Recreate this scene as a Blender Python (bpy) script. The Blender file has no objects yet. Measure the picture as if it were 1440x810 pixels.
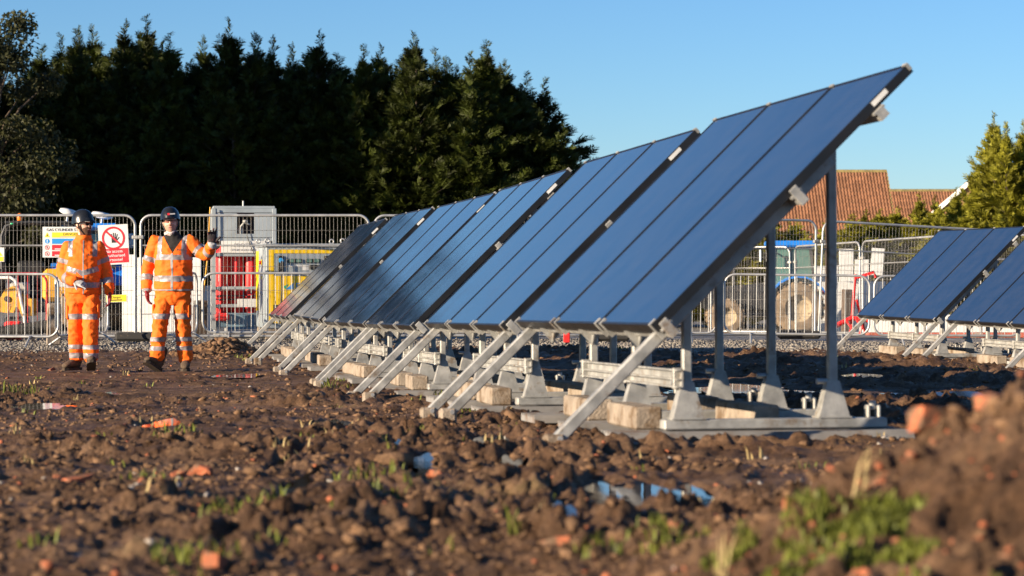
import bpy, math, random
import numpy as np
from mathutils import Matrix, Vector
R = math.radians
rng = np.random.default_rng(7)
random.seed(7)
SC = bpy.context.scene
COL = SC.collection

# ---------------------------------------------------------------- camera
CZ, F, HOR = 1.2, 3500.0, 371.0            # lens height (m), focal length and horizon row in photo pixels
cam = bpy.data.cameras.new('camera'); camo = bpy.data.objects.new('camera', cam); COL.objects.link(camo)
camo.location = (0, 0, CZ)
camo.rotation_euler = (R(90) - math.atan((405 - HOR) / F), 0, 0)
cam.sensor_width = 36; cam.lens = F / 1440 * 36
cam.clip_start = .1; cam.clip_end = 6000
cam.dof.use_dof = True; cam.dof.focus_distance = 29.0; cam.dof.aperture_fstop = 4.5
SC.camera = camo
# ---------------------------------------------------------------- sky and sun
SUN_EL, SUN_AZ = 15.5, 30.0                # elevation; degrees behind the camera from due left
tosun = Vector((-math.cos(R(SUN_AZ)) * math.cos(R(SUN_EL)), -math.sin(R(SUN_AZ)) * math.cos(R(SUN_EL)), math.sin(R(SUN_EL))))
world = bpy.data.worlds.new('World'); SC.world = world; world.use_nodes = True
wn = world.node_tree.nodes; wl = world.node_tree.links
sky = wn.new('ShaderNodeTexSky'); sky.sky_type = 'NISHITA'; sky.sun_disc = False
sky.sun_elevation = R(SUN_EL); sky.sun_rotation = math.atan2(tosun.x, tosun.y)
sky.altitude = 700; sky.air_density = 1.0; sky.dust_density = 0.0; sky.ozone_density = 6.3
wn['Background'].inputs[1].default_value = 0.066
wl.new(sky.outputs[0], wn['Background'].inputs[0])
sl = bpy.data.lights.new('sun', 'SUN'); slo = bpy.data.objects.new('sun', sl); COL.objects.link(slo)
sl.energy = 5.0; sl.angle = R(.5); sl.color = (1, .82, .60)
slo.rotation_euler = tosun.to_track_quat('Z', 'Y').to_euler()
slo.location = (-20, -10, 15)
SC.view_settings.view_transform = 'Standard'; SC.view_settings.look = 'None'
SC.view_settings.exposure = 1.22; SC.view_settings.gamma = 1; SC.view_settings.use_curve_mapping = False
SC.render.engine = 'CYCLES'
SC.cycles.use_denoising = True
SC.cycles.max_bounces = 6; SC.cycles.transparent_max_bounces = 8
SC.cycles.sample_clamp_indirect = 6

# ---------------------------------------------------------------- helpers
def px(x, y, Y):
    return ((x - 720) / F * Y, Y, CZ - (y - HOR) / F * Y)

def tag(o, label=None, cat=None, group=None, kind=None):
    if label: o['label'] = label
    if cat: o['category'] = cat
    if group: o['group'] = group
    if kind: o['kind'] = kind
    return o

def empty(name, loc, rz=0.0, rot=None):
    o = bpy.data.objects.new(name, None); COL.objects.link(o); o.location = loc
    o.rotation_euler = rot if rot else (0, 0, rz); o.empty_display_size = .2
    return o

def link(name, me, parent=None, loc=None, rot=None, scale=None):
    o = bpy.data.objects.new(name, me); COL.objects.link(o)
    if parent is not None: o.parent = parent
    if loc is not None: o.location = loc
    if rot is not None: o.rotation_euler = rot
    if scale is not None: o.scale = scale
    return o

def np_mesh(name, V, Q, mat=None, smooth=False):
    V = np.asarray(V, np.float32); Q = np.asarray(Q, np.int32)
    me = bpy.data.meshes.new(name); n, k = Q.shape
    me.vertices.add(len(V)); me.vertices.foreach_set('co', V.ravel())
    me.loops.add(n * k); me.loops.foreach_set('vertex_index', Q.ravel())
    me.polygons.add(n); me.polygons.foreach_set('loop_start', np.arange(0, n * k, k, dtype=np.int32))
    me.update(calc_edges=True)
    if smooth: me.polygons.foreach_set('use_smooth', np.ones(n, bool))
    if mat: me.materials.append(mat)
    return me

class MB:
    """collects boxes, bars, tubes and lathes for one mesh"""
    def __init__(s): s.v = []; s.f = []; s.sm = []
    def add(s, vs, fs, smooth=False):
        b = len(s.v); s.v += [tuple(v) for v in vs]; s.f += [tuple(b + i for i in f) for f in fs]; s.sm += [smooth] * len(fs); return s
    def box(s, x0, x1, y0, y1, z0, z1, M=None, bev=0):
        if bev:
            c = ((x0+x1)/2, (y0+y1)/2, (z0+z1)/2); h = ((x1-x0)/2, (y1-y0)/2, (z1-z0)/2); b = min(bev, min(h)*.9)
            vs = []; idx = {}
            for sx in (-1, 1):
                for sy in (-1, 1):
                    for sz in (-1, 1):
                        for a in range(3):
                            d = [h[0]-b, h[1]-b, h[2]-b]; d[a] = h[a]
                            idx[(sx, sy, sz, a)] = len(vs); vs.append((c[0]+sx*d[0], c[1]+sy*d[1], c[2]+sz*d[2]))
            fs = []
            I = lambda sx, sy, sz, a: idx[(sx, sy, sz, a)]
            for q in (-1, 1):
                fs.append([I(q,-1,-1,0), I(q,1,-1,0), I(q,1,1,0), I(q,-1,1,0)][::q])
                fs.append([I(-1,q,-1,1), I(1,q,-1,1), I(1,q,1,1), I(-1,q,1,1)][::-q])
                fs.append([I(-1,-1,q,2), I(1,-1,q,2), I(1,1,q,2), I(-1,1,q,2)][::q])
            for p in (-1, 1):
                for q in (-1, 1):
                    fs.append([I(p,q,-1,0), I(p,q,-1,1), I(p,q,1,1), I(p,q,1,0)][::-p*q])
                    fs.append([I(p,-1,q,0), I(p,1,q,0), I(p,1,q,2), I(p,-1,q,2)][::-p*q])
                    fs.append([I(-1,p,q,1), I(-1,p,q,2), I(1,p,q,2), I(1,p,q,1)][::-p*q])
                    for r in (-1, 1):
                        fs.append([I(p,q,r,0), I(p,q,r,1), I(p,q,r,2)][::p*q*r])
        else:
            vs = [(x, y, z) for x in (x0, x1) for y in (y0, y1) for z in (z0, z1)]
            fs = [(0,1,3,2), (4,6,7,5), (0,4,5,1), (2,3,7,6), (0,2,6,4), (1,5,7,3)]
        if M is not None: vs = [M @ Vector(v) for v in vs]
        return s.add(vs, fs)
    def bar(s, a, b, w, h, up=(0, 0, 1)):
        a = Vector(a); b = Vector(b); t = (b - a).normalized(); u = Vector(up)
        sd = t.cross(u)
        if sd.length < 1e-4: sd = t.cross(Vector((0, 1, 0)))
        sd.normalize(); n = sd.cross(t)
        vs = [p + sd * (i * w / 2) + n * (j * h / 2) for p in (a, b) for i, j in ((-1,-1), (1,-1), (1,1), (-1,1))]
        return s.add(vs, [(3,2,1,0), (4,5,6,7), (0,1,5,4), (1,2,6,5), (2,3,7,6), (3,0,4,7)])
    def tube(s, pts, r, n=8, closed=False, cap=True):
        P = [Vector(p) for p in pts]; m = len(P); rs = r if isinstance(r, (list, tuple)) else [r] * m
        vs = []; prev = None
        for i, p in enumerate(P):
            if closed: t = P[(i+1) % m] - P[i-1]
            else: t = P[min(i+1, m-1)] - P[max(i-1, 0)]
            t.normalize()
            if prev is None:
                a = t.cross(Vector((0, 0, 1)) if abs(t.z) < .9 else Vector((1, 0, 0))).normalized()
            else:
                a = (prev - t * prev.dot(t)).normalized()
            prev = a; b = t.cross(a)
            vs += [p + (a * math.cos(k*2*math.pi/n) + b * math.sin(k*2*math.pi/n)) * rs[i] for k in range(n)]
        fs = []
        for i in range(m if closed else m - 1):
            j = (i + 1) % m
            fs += [(i*n+k, i*n+(k+1) % n, j*n+(k+1) % n, j*n+k) for k in range(n)]
        s.add(vs, fs, True)
        if cap and not closed:
            s.add(vs[:n], [tuple(range(n))[::-1]]); s.add(vs[-n:], [tuple(range(n))])
        return s
    def cyl(s, a, b, r, n=16, r2=None): return s.tube([a, b], [r, r if r2 is None else r2], n)
    def lathe(s, prof, c=(0, 0, 0), n=20, M=None, cap=True):
        vs = []
        for r, z in prof:
            vs += [Vector((r*math.cos(k*2*math.pi/n), r*math.sin(k*2*math.pi/n), z)) for k in range(n)]
        if M is not None: vs = [M @ v for v in vs]
        vs = [v + Vector(c) for v in vs]; m = len(prof)
        s.add(vs, [(i*n+k, i*n+(k+1) % n, (i+1)*n+(k+1) % n, (i+1)*n+k) for i in range(m-1) for k in range(n)], True)
        if cap:
            s.add(vs[:n], [tuple(range(n))[::-1]]); s.add(vs[-n:], [tuple(range(n))])
        return s
    def poly(s, pts, d):
        """flat outline pts extruded by vector d"""
        n = len(pts); P = [Vector(p) for p in pts]; D = Vector(d)
        return s.add(P + [p + D for p in P], [tuple(range(n))[::-1], tuple(range(n, 2*n))] + [(i, (i+1) % n, n+(i+1) % n, n+i) for i in range(n)])
    def rings(s, rr, n=20):
        """loft of (centre, a, b) ellipses"""
        vs = []
        for c, a, b in rr:
            c = Vector(c); a = Vector(a); b = Vector(b)
            vs += [c + a*math.cos(k*2*math.pi/n) + b*math.sin(k*2*math.pi/n) for k in range(n)]
        m = len(rr)
        s.add(vs, [(i*n+k, i*n+(k+1) % n, (i+1)*n+(k+1) % n, (i+1)*n+k) for i in range(m-1) for k in range(n)], True)
        s.add(vs[:n], [tuple(range(n))[::-1]], True); s.add(vs[-n:], [tuple(range(n))], True)
        return s
    def mesh(s, name, mat):
        me = bpy.data.meshes.new(name); me.from_pydata([tuple(v) for v in s.v], [], s.f); me.update()
        me.polygons.foreach_set('use_smooth', s.sm)
        if mat: me.materials.append(mat)
        return me
    def build(s, name, mat, parent=None, **k):
        return link(name, s.mesh(name, mat), parent, **k)

def srgb(r, g, b):
    f = lambda c: ((c/255+.055)/1.055)**2.4 if c > 10 else c/255/12.92
    return (f(r), f(g), f(b))

def pmat(name, col, rough=.6, metal=0.0, var=.18, scale=6.0, bump=0.0, bscale=60.0, dirt=None, dscale=5.0, dlo=.5, spec=.5, trans=0.0, rvar=.1, objrand=0.0):
    m = bpy.data.materials.new(name); m.use_nodes = True
    N = m.node_tree.nodes; L = m.node_tree.links; B = N['Principled BSDF']
    geo = N.new('ShaderNodeNewGeometry')
    def noise(sc, det=4, rough_=.55):
        n = N.new('ShaderNodeTexNoise'); n.inputs['Scale'].default_value = sc; n.inputs['Detail'].default_value = det; n.inputs['Roughness'].default_value = rough_
        L.new(geo.outputs['Position'], n.inputs['Vector']); return n
    n1 = noise(scale)
    mp = N.new('ShaderNodeMapRange'); mp.inputs[1].default_value = .3; mp.inputs[2].default_value = .7
    mp.inputs[3].default_value = 1 - var; mp.inputs[4].default_value = 1 + var
    L.new(n1.outputs['Fac'], mp.inputs[0])
    fac = mp.outputs[0]
    if objrand:
        oi = N.new('ShaderNodeObjectInfo'); mr = N.new('ShaderNodeMapRange'); mr.inputs[3].default_value = 1 - objrand; mr.inputs[4].default_value = 1 + objrand
        L.new(oi.outputs['Random'], mr.inputs[0]); mu = N.new('ShaderNodeMath'); mu.operation = 'MULTIPLY'
        L.new(fac, mu.inputs[0]); L.new(mr.outputs[0], mu.inputs[1]); fac = mu.outputs[0]
    vm = N.new('ShaderNodeVectorMath'); vm.operation = 'SCALE'; vm.inputs[0].default_value = col[:3]
    L.new(fac, vm.inputs['Scale'])
    out = vm.outputs[0]
    if dirt:
        n2 = noise(dscale, 6, .65); ra = N.new('ShaderNodeMapRange'); ra.inputs[1].default_value = dlo; ra.inputs[2].default_value = dlo + .12
        L.new(n2.outputs['Fac'], ra.inputs[0])
        mx = N.new('ShaderNodeMix'); mx.data_type = 'RGBA'; L.new(ra.outputs[0], mx.inputs[0])
        L.new(out, mx.inputs[6]); mx.inputs[7].default_value = (*dirt, 1); out = mx.outputs[2]
    L.new(out, B.inputs['Base Color'])
    B.inputs['Metallic'].default_value = metal; B.inputs['Specular IOR Level'].default_value = spec
    mr2 = N.new('ShaderNodeMapRange'); mr2.inputs[1].default_value = .3; mr2.inputs[2].default_value = .7
    mr2.inputs[3].default_value = max(.02, rough - rvar); mr2.inputs[4].default_value = min(1, rough + rvar)
    L.new(n1.outputs['Fac'], mr2.inputs[0]); L.new(mr2.outputs[0], B.inputs['Roughness'])
    if bump:
        n3 = noise(bscale, 5, .6); bp = N.new('ShaderNodeBump'); bp.inputs['Strength'].default_value = bump; bp.inputs['Distance'].default_value = .01
        L.new(n3.outputs['Fac'], bp.inputs['Height']); L.new(bp.outputs[0], B.inputs['Normal'])
    if trans:
        B.inputs['Transmission Weight'].default_value = trans
    return m

def text_mesh(body, size, mat, align='CENTER', space=1.0):
    c = bpy.data.curves.new('txt', 'FONT'); c.body = body; c.size = size; c.align_x = align; c.align_y = 'CENTER'; c.space_character = space
    c.extrude = .0008; c.resolution_u = 3
    o = bpy.data.objects.new('txt', c); COL.objects.link(o)
    dg = bpy.context.evaluated_depsgraph_get()
    me = bpy.data.meshes.new_from_object(o.evaluated_get(dg)); bpy.data.objects.remove(o); bpy.data.curves.remove(c)
    me.materials.clear(); me.materials.append(mat); me.name = 'lettering'
    return me

def remesh(mb, voxel, it=6, fac=.5, name='m'):
    """union of the closed lofts in mb as one continuous skin"""
    me = bpy.data.meshes.new('tmp'); me.from_pydata([tuple(v) for v in mb.v], [], mb.f); me.update()
    o = bpy.data.objects.new('tmp', me); COL.objects.link(o)
    m = o.modifiers.new('r', 'REMESH'); m.mode = 'VOXEL'; m.voxel_size = voxel; m.use_smooth_shade = True
    if it:
        s = o.modifiers.new('s', 'SMOOTH'); s.iterations = it; s.factor = fac
    dg = bpy.context.evaluated_depsgraph_get()
    r = bpy.data.meshes.new_from_object(o.evaluated_get(dg)); r.name = name
    bpy.data.objects.remove(o); bpy.data.meshes.remove(me)
    r.polygons.foreach_set('use_smooth', np.ones(len(r.polygons), bool))
    return r

# ---- noise
PERM = np.random.default_rng(11).random(65536).astype(np.float32)
def hsh(i, j, s=0):
    return PERM[(i * 7919 + j * 104729 + s * 15731 + ((i * 31) ^ (j * 17))) & 65535]
def vnoise(x, y, s=0):
    i = np.floor(x).astype(np.int64); j = np.floor(y).astype(np.int64); u = x - i; v = y - j
    u = u*u*(3-2*u); v = v*v*(3-2*v)
    return (hsh(i,j,s)*(1-u)*(1-v) + hsh(i+1,j,s)*u*(1-v) + hsh(i,j+1,s)*(1-u)*v + hsh(i+1,j+1,s)*u*v)
def fbm(x, y, o=4, s=0, g=.5):
    t = 0; a = 1; n = 0
    for k in range(o): t = t + a*vnoise(x, y, s+k); n += a; a *= g; x = x*2.03+3.1; y = y*2.03+1.7
    return t / n
def worley(x, y, s=0):
    i = np.floor(x).astype(np.int64); j = np.floor(y).astype(np.int64); d1 = np.full(x.shape, 9.0)
    hh = np.zeros(x.shape)
    for a in (-1, 0, 1):
        for b in (-1, 0, 1):
            cx = i+a+hsh(i+a, j+b, s+1); cy = j+b+hsh(i+a, j+b, s+2)
            d = (cx-x)**2+(cy-y)**2; m = d < d1
            d1 = np.where(m, d, d1); hh = np.where(m, hsh(i+a, j+b, s+3), hh)
    return np.sqrt(d1), hh

# ---------------------------------------------------------------- terrain heights
GY = np.array([-80, 0, 6, 11.6, 15.45, 19.37, 23.2, 27.1, 30.9, 34.3, 40, 60, 6000.])
GZ = np.array([-.30, -.60, -.70, -.834, -.931, -1.031, -1.108, -1.165, -1.215, -1.24, -1.225, -1.28, -1.5])
def g_base(x, y):
    z = np.interp(y, GY, GZ) + CZ
    z = z - np.clip(x - 2, 0, 5) * .012 * np.clip((y - 18) / 12, 0, 1)
    z = z - .022 * np.clip(y - 43, 0, 22) * np.clip((x - 1) / 3, 0, 1)
    # spoil heap beside the photographer
    e = np.clip((x - .22) / 1.0, 0, 1.5); m = .47 * e**1.15 * np.exp(-((y - 5.35) / .75)**2) * (1 - np.clip((x - 1.9) / 1.2, 0, 1))
    # small heap by the gas store
    h2 = .24 * np.exp(-((x + 3.95) / .42)**2 - ((y - 33.9) / .8)**2)
    return z + m + h2
PUD = []   # x, y, rx, ry, z
def pud(pxx, pxy, wpx, asp=2.6):
    x, y = 0, 20.
    for _ in range(30):
        z = float(g_base(np.array(x), np.array(y))); y = (CZ - z) * F / (pxy - HOR); x = (pxx - 720) / F * y
    rx = wpx / F * y / 2 * .8
    PUD.append((x, y, rx, max(rx * asp * .55, .30) + .10, float(g_base(np.array(x), np.array(y)))))
for a in ((592, 641, 46), (402, 640, 30), (690, 614, 70), (930, 690, 150), (985, 690, 50), (860, 685, 90), (55, 567, 110), (335, 525, 75), (600, 657, 30), (560, 617, 24),
          (1040, 545, 230), (1330, 552, 170), (1250, 527, 150), (470, 590, 50), (150, 551, 60), (795, 712, 40), (420, 672, 36), (230, 590, 60), (720, 640, 40)): pud(*a)
def g_full(x, y):
    x = np.asarray(x, float); y = np.asarray(y, float)
    z = g_base(x, y)
    pm = np.zeros(x.shape)
    for (a, b, rx, ry, zz) in PUD:
        if rx > 0: pm = np.maximum(pm, np.clip(1.6 - .8*((x-a)/(rx*1.1))**2 - .8*((y-b)/(ry*1.5))**2, 0, 1))
    rough = .30 + 1.1 * np.clip((fbm(x*.7, y*.42, 4, 40) - .36) * 3.0, 0, 1)
    track = np.exp(-((y - 25.5) / 4.5)**2) * np.clip((1.5 - x) / 3, 0, 1)          # trodden mud where the men walk
    rough = rough * (1 - .62 * track) * (1 - .12 * np.clip((9 - y) / 4, 0, 1))
    fade = 1 - np.clip((y - 36) / 1.2, 0, 1) * .86
    rough = rough * fade
    d1, h1 = worley(x*6.5 + .6*vnoise(x*9, y*9, 3), y*6.0, 5)
    d2, h2 = worley(x*14 + .5*vnoise(x*20, y*20, 4), y*13, 9)
    d3, h3 = worley(x*30, y*28, 19)
    c = .048*np.clip(1 - d1*1.6 + .25*(vnoise(x*40, y*36, 91)-.5), 0, 1)**.6*np.clip(h1*2.6-1.5, 0, 1) + .034*np.clip(1 - d2*1.35, 0, 1)**.6*np.clip(h2*1.7-.6, 0, 1) + .019*np.clip(1-d3*1.3, 0, 1)**.7*h3
    c = c + .10*(fbm(x*1.5, y*1.2, 4, 20) - .5) + .024*(fbm(x*34, y*30, 3, 60, .7) - .5)*1.25 + .022*np.abs(fbm(x*9, y*8, 3, 80, .6) - .5)
    ruts = np.clip((x - .3 + (y-11)*.12) / 1.5, 0, 1) * np.clip((y - 12.5) / 2, 0, 1) * np.clip((37 - y) / 3, 0, 1)
    c = c + ruts * .035 * np.sin((y + .12*x + .5*fbm(x*.7, y*.7, 2, 33)) * 2*math.pi/1.55)
    for (xa, ya, xb, yb) in ((-6, 20.5, 3, 14.5), (-6, 22.6, 3, 16.6), (-3.5, 12.5, 2.5, 9.2), (-3.5, 13.9, 2.5, 10.6)):
        t = np.clip((x-xa)/(xb-xa), 0, 1); yy = ya+(yb-ya)*t + .25*np.sin(x*.9+ya); dd = (y-yy)
        c = c - .045*np.exp(-(dd/.16)**2) + .030*np.exp(-((np.abs(dd)-.32)/.12)**2) + .012*np.exp(-(dd/.16)**2)*np.sign(np.sin((x+.4*np.abs(dd))*2*math.pi/.16))
    return z + c*rough*(1 - .60*pm) - .030*pm - .034
def gz(x, y): return float(g_full(np.array([float(x)]), np.array([float(y)]))[0])
def gb(x, y): return float(g_base(np.array(float(x)), np.array(float(y))))

# ---------------------------------------------------------------- materials
MUD = srgb(112, 82, 62)
def mud_material():
    m = bpy.data.materials.new('mud'); m.use_nodes = True
    N = m.node_tree.nodes; L = m.node_tree.links; B = N['Principled BSDF']
    geo = N.new('ShaderNodeNewGeometry')
    def noise(sc, det=5, ro=.6):
        n = N.new('ShaderNodeTexNoise'); n.inputs['Scale'].default_value = sc; n.inputs['Detail'].default_value = det; n.inputs['Roughness'].default_value = ro
        L.new(geo.outputs['Position'], n.inputs['Vector']); return n.outputs['Fac']
    def ramp(src, stops):
        r = N.new('ShaderNodeValToRGB'); e = r.color_ramp.elements
        e[0].position, e[0].color = stops[0][0], (*stops[0][1], 1); e[1].position, e[1].color = stops[-1][0], (*stops[-1][1], 1)
        for p, c in stops[1:-1]:
            q = e.new(p); q.color = (*c, 1)
        L.new(src, r.inputs[0]); return r.outputs[0]
    a = ramp(noise(2.3, 6, .7), [(.30, (.046, .024, .012)), (.48, (.105, .058, .031)), (.70, (.225, .138, .080))])
    b = ramp(noise(38, 4), [(.3, (.55, .55, .55)), (.7, (1.35, 1.3, 1.25))])
    mu = N.new('ShaderNodeMix'); mu.data_type = 'RGBA'; mu.blend_type = 'MULTIPLY'; mu.inputs[0].default_value = 1
    L.new(a, mu.inputs[6]); L.new(b, mu.inputs[7])
    # scattered brick dust and moss
    c = ramp(noise(7.5, 6, .75), [(.66, (0, 0, 0)), (.74, (.55, .55, .55))])
    mx = N.new('ShaderNodeMix'); mx.data_type = 'RGBA'; L.new(c, mx.inputs[0]); L.new(mu.outputs[2], mx.inputs[6]); mx.inputs[7].default_value = (.25, .105, .058, 1)
    d = ramp(noise(1.15, 6, .75), [(.63, (0, 0, 0)), (.75, (.6, .6, .6))])
    my = N.new('ShaderNodeMix'); my.data_type = 'RGBA'; L.new(d, my.inputs[0]); L.new(mx.outputs[2], my.inputs[6]); my.inputs[7].default_value = (.11, .10, .026, 1)
    # gravelly hardstanding round the compound (by place: from the fence line on)
    sx = N.new('ShaderNodeSeparateXYZ'); L.new(geo.outputs['Position'], sx.inputs[0])
    gr = N.new('ShaderNodeMapRange'); gr.inputs[1].default_value = 37.2; gr.inputs[2].default_value = 38.2; L.new(sx.outputs['Y'], gr.inputs[0])
    gc = ramp(noise(45, 3), [(.35, (.08, .075, .07)), (.65, (.34, .32, .29))])
    mg = N.new('ShaderNodeMix'); mg.data_type = 'RGBA'; L.new(gr.outputs[0], mg.inputs[0]); L.new(my.outputs[2], mg.inputs[6]); L.new(gc, mg.inputs[7])
    L.new(mg.outputs[2], B.inputs['Base Color'])
    rr = N.new('ShaderNodeMapRange'); rr.inputs[1].default_value = .35; rr.inputs[2].default_value = .62; rr.inputs[3].default_value = .5; rr.inputs[4].default_value = .95
    L.new(noise(1.7, 5, .7), rr.inputs[0]); L.new(rr.outputs[0], B.inputs['Roughness'])
    B.inputs['Specular IOR Level'].default_value = .22
    bp = N.new('ShaderNodeBump'); bp.inputs['Strength'].default_value = .9; bp.inputs['Distance'].default_value = .02
    L.new(noise(55, 6, .7), bp.inputs['Height']); L.new(bp.outputs[0], B.inputs['Normal'])
    return m
m_mud = mud_material()
m_clod = pmat('clod', (.155, .090, .050), .95, var=.6, scale=11, bump=.9, bscale=70, spec=.2)
m_brick = pmat('brick', (.36, .118, .058), .92, var=.45, scale=14, bump=.6, bscale=90, dirt=(.15, .095, .06), dscale=22, dlo=.48, spec=.2)
m_pebble = pmat('pebble', (.34, .30, .26), .85, var=.5, scale=25, bump=.3, spec=.3)
m_gravel = pmat('gravel', (.21, .19, .165), .9, var=.6, scale=22, bump=.4, bscale=60, spec=.25)
m_grass = pmat('grass', (.115, .13, .020), .6, var=.4, scale=9, spec=.3)
m_straw = pmat('straw', (.36, .27, .12), .8, var=.3, scale=9)
m_galv = pmat('galvanised', (.34, .335, .315), .5, .25, var=.30, scale=11, bump=.2, bscale=90, dirt=(.20, .15, .105), dscale=8, dlo=.57)
m_tube = pmat('fence_tube', (.42, .42, .41), .42, .5, var=.15, scale=6, dirt=(.32, .29, .26), dscale=12, dlo=.63)
m_wire = pmat('fence_wire', (.22, .21, .195), .5, .3, var=.25, scale=4)
m_frame = pmat('panel_frame', (.010, .010, .011), .42, .0, var=.2, scale=5, spec=.5)
m_conc = pmat('concrete', (.31, .255, .20), .95, var=.28, scale=12, bump=.8, bscale=70, dirt=(.15, .105, .068), dscale=6, dlo=.50, spec=.2)
m_mat = pmat('rubber_mat', (.22, .21, .20), .85, var=.2, scale=9, dirt=(.15, .10, .07), dscale=6, dlo=.52)
m_rubber = pmat('black_rubber', (.022, .021, .020), .8, var=.3, scale=8, dirt=(.12, .085, .06), dscale=9, dlo=.62)
m_white = pmat('white_paint', (.66, .66, .64), .5, var=.08, scale=5, dirt=(.55, .50, .44), dscale=7, dlo=.64)
m_label = pmat('white_label', (.66, .66, .64), .5, var=.05)
m_red = pmat('red_paint', (.70, .026, .024), .38, var=.12, scale=6, dirt=(.30, .06, .05), dscale=14, dlo=.66)
m_yellow = pmat('yellow_paint', (.88, .56, .010), .42, var=.08, scale=5)
m_dyellow = pmat('digger_yellow', (.72, .36, .025), .5, var=.15, scale=7, dirt=(.25, .16, .09), dscale=9, dlo=.58)
m_blue = pmat('tractor_blue', (.02, .20, .66), .38, var=.12, scale=5, dirt=(.25, .2, .15), dscale=5, dlo=.66)
m_steelblue = pmat('grey_cabinet', (.30, .34, .365), .5, .1, var=.12, scale=4, dirt=(.30, .30, .28), dscale=11, dlo=.62)
m_darksteel = pmat('dark_steel', (.035, .036, .040), .55, .2, var=.3, scale=6, dirt=(.14, .10, .07), dscale=7, dlo=.58)
m_tyre = pmat('muddy_tyre', (.20, .145, .095), .95, var=.35, scale=7, bump=.6, bscale=50, dirt=(.05, .045, .04), dscale=5, dlo=.58)
m_rim = pmat('muddy_rim', (.36, .28, .18), .8, var=.3, scale=8, dirt=(.16, .11, .07), dscale=6, dlo=.55)
m_faded = pmat('faded_red_plastic', (.42, .10, .06), .7, var=.25, scale=4, dirt=(.30, .24, .19), dscale=5, dlo=.5)
m_black = pmat('black_plastic', (.015, .015, .016), .45, var=.2)
m_wood = pmat('weathered_wood', (.10, .065, .045), .9, var=.4, scale=9, bump=.5)
m_orange = pmat('hivis_orange', (.90, .150, .010), .75, var=.10, scale=9, bump=.25, bscale=160, spec=.3)
m_band = pmat('reflective_tape', (.27, .245, .255), .45, .1, var=.12, scale=14)
m_skin = pmat('skin', (.66, .37, .27), .55, var=.10, scale=18)
m_hair = pmat('beard', (.11, .052, .028), .9, var=.3, scale=60, bump=.6, bscale=200)
m_helmet = pmat('helmet_shell', (.012, .013, .015), .22, var=.2, scale=9, rvar=.08)
m_boot = pmat('muddy_boot', (.10, .066, .040), .9, var=.4, scale=16, bump=.7, bscale=90, dirt=(.03, .022, .017), dscale=14, dlo=.55)
m_solemud = pmat('muddy_sole', (.055, .038, .026), .95, var=.4, scale=20, bump=.6)
m_glovegrey = pmat('grey_glove', (.34, .34, .34), .8, var=.5, scale=40)
m_glovered = pmat('maroon_glove', (.20, .018, .024), .75, var=.35, scale=30)
m_gloveblack = pmat('black_glove', (.03, .02, .022), .75, var=.6, scale=30, dirt=(.20, .03, .035), dscale=30, dlo=.56)
m_dark = pmat('dark_fleece', (.018, .015, .014), .95, var=.3, scale=20)
m_scarf = pmat('patterned_scarf', (.55, .50, .46), .9, var=.3, scale=40, dirt=(.45, .05, .04), dscale=38, dlo=.52)
m_lens = pmat('dark_lens', (.02, .012, .012), .1, var=.1)
m_redlens = pmat('red_lens', (.46, .16, .11), .12, var=.1)
m_txtblack = pmat('black_print', (.02, .02, .02), .6, var=.05)
m_txtwhite = pmat('white_print', (.8, .8, .8), .6, var=.03)
m_signred = pmat('red_print', (.60, .02, .03), .5, var=.04)
m_signyel = pmat('yellow_print', (.80, .62, .03), .5, var=.04)
m_signblue = pmat('blue_print', (.02, .25, .62), .5, var=.04)
m_green = pmat('green_print', (.03, .40, .18), .5, var=.04)
m_txtgrey = pmat('grey_print', (.33, .33, .34), .6, var=.05)
m_amber = pmat('amber_lens', (.85, .20, .01), .25, var=.05)
m_ggreen = pmat('green_lens', (.03, .55, .22), .25, var=.05)
m_glass = pmat('tinted_glass', (.10, .20, .17), .06, var=.1, spec=.8)
m_rooftile = pmat('roof_tile', (.235, .112, .062), .85, var=.40, scale=2.5, bump=.2, dirt=(.12, .085, .05), dscale=1.1, dlo=.62, spec=.25)
m_ridge = pmat('mossy_ridge', (.24, .19, .07), .9, var=.3, scale=2)
m_housebrick = pmat('house_brick', (.34, .17, .11), .9, var=.2, scale=6)
m_bark = pmat('bark', (.07, .05, .035), .95, var=.4, scale=7, bump=.6, bscale=30)
m_soiltop = pmat('wet_kerb', (.30, .27, .23), .9, var=.2)
m_bluebarrel = pmat('light_blue', (.05, .38, .80), .5, var=.1)

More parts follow.
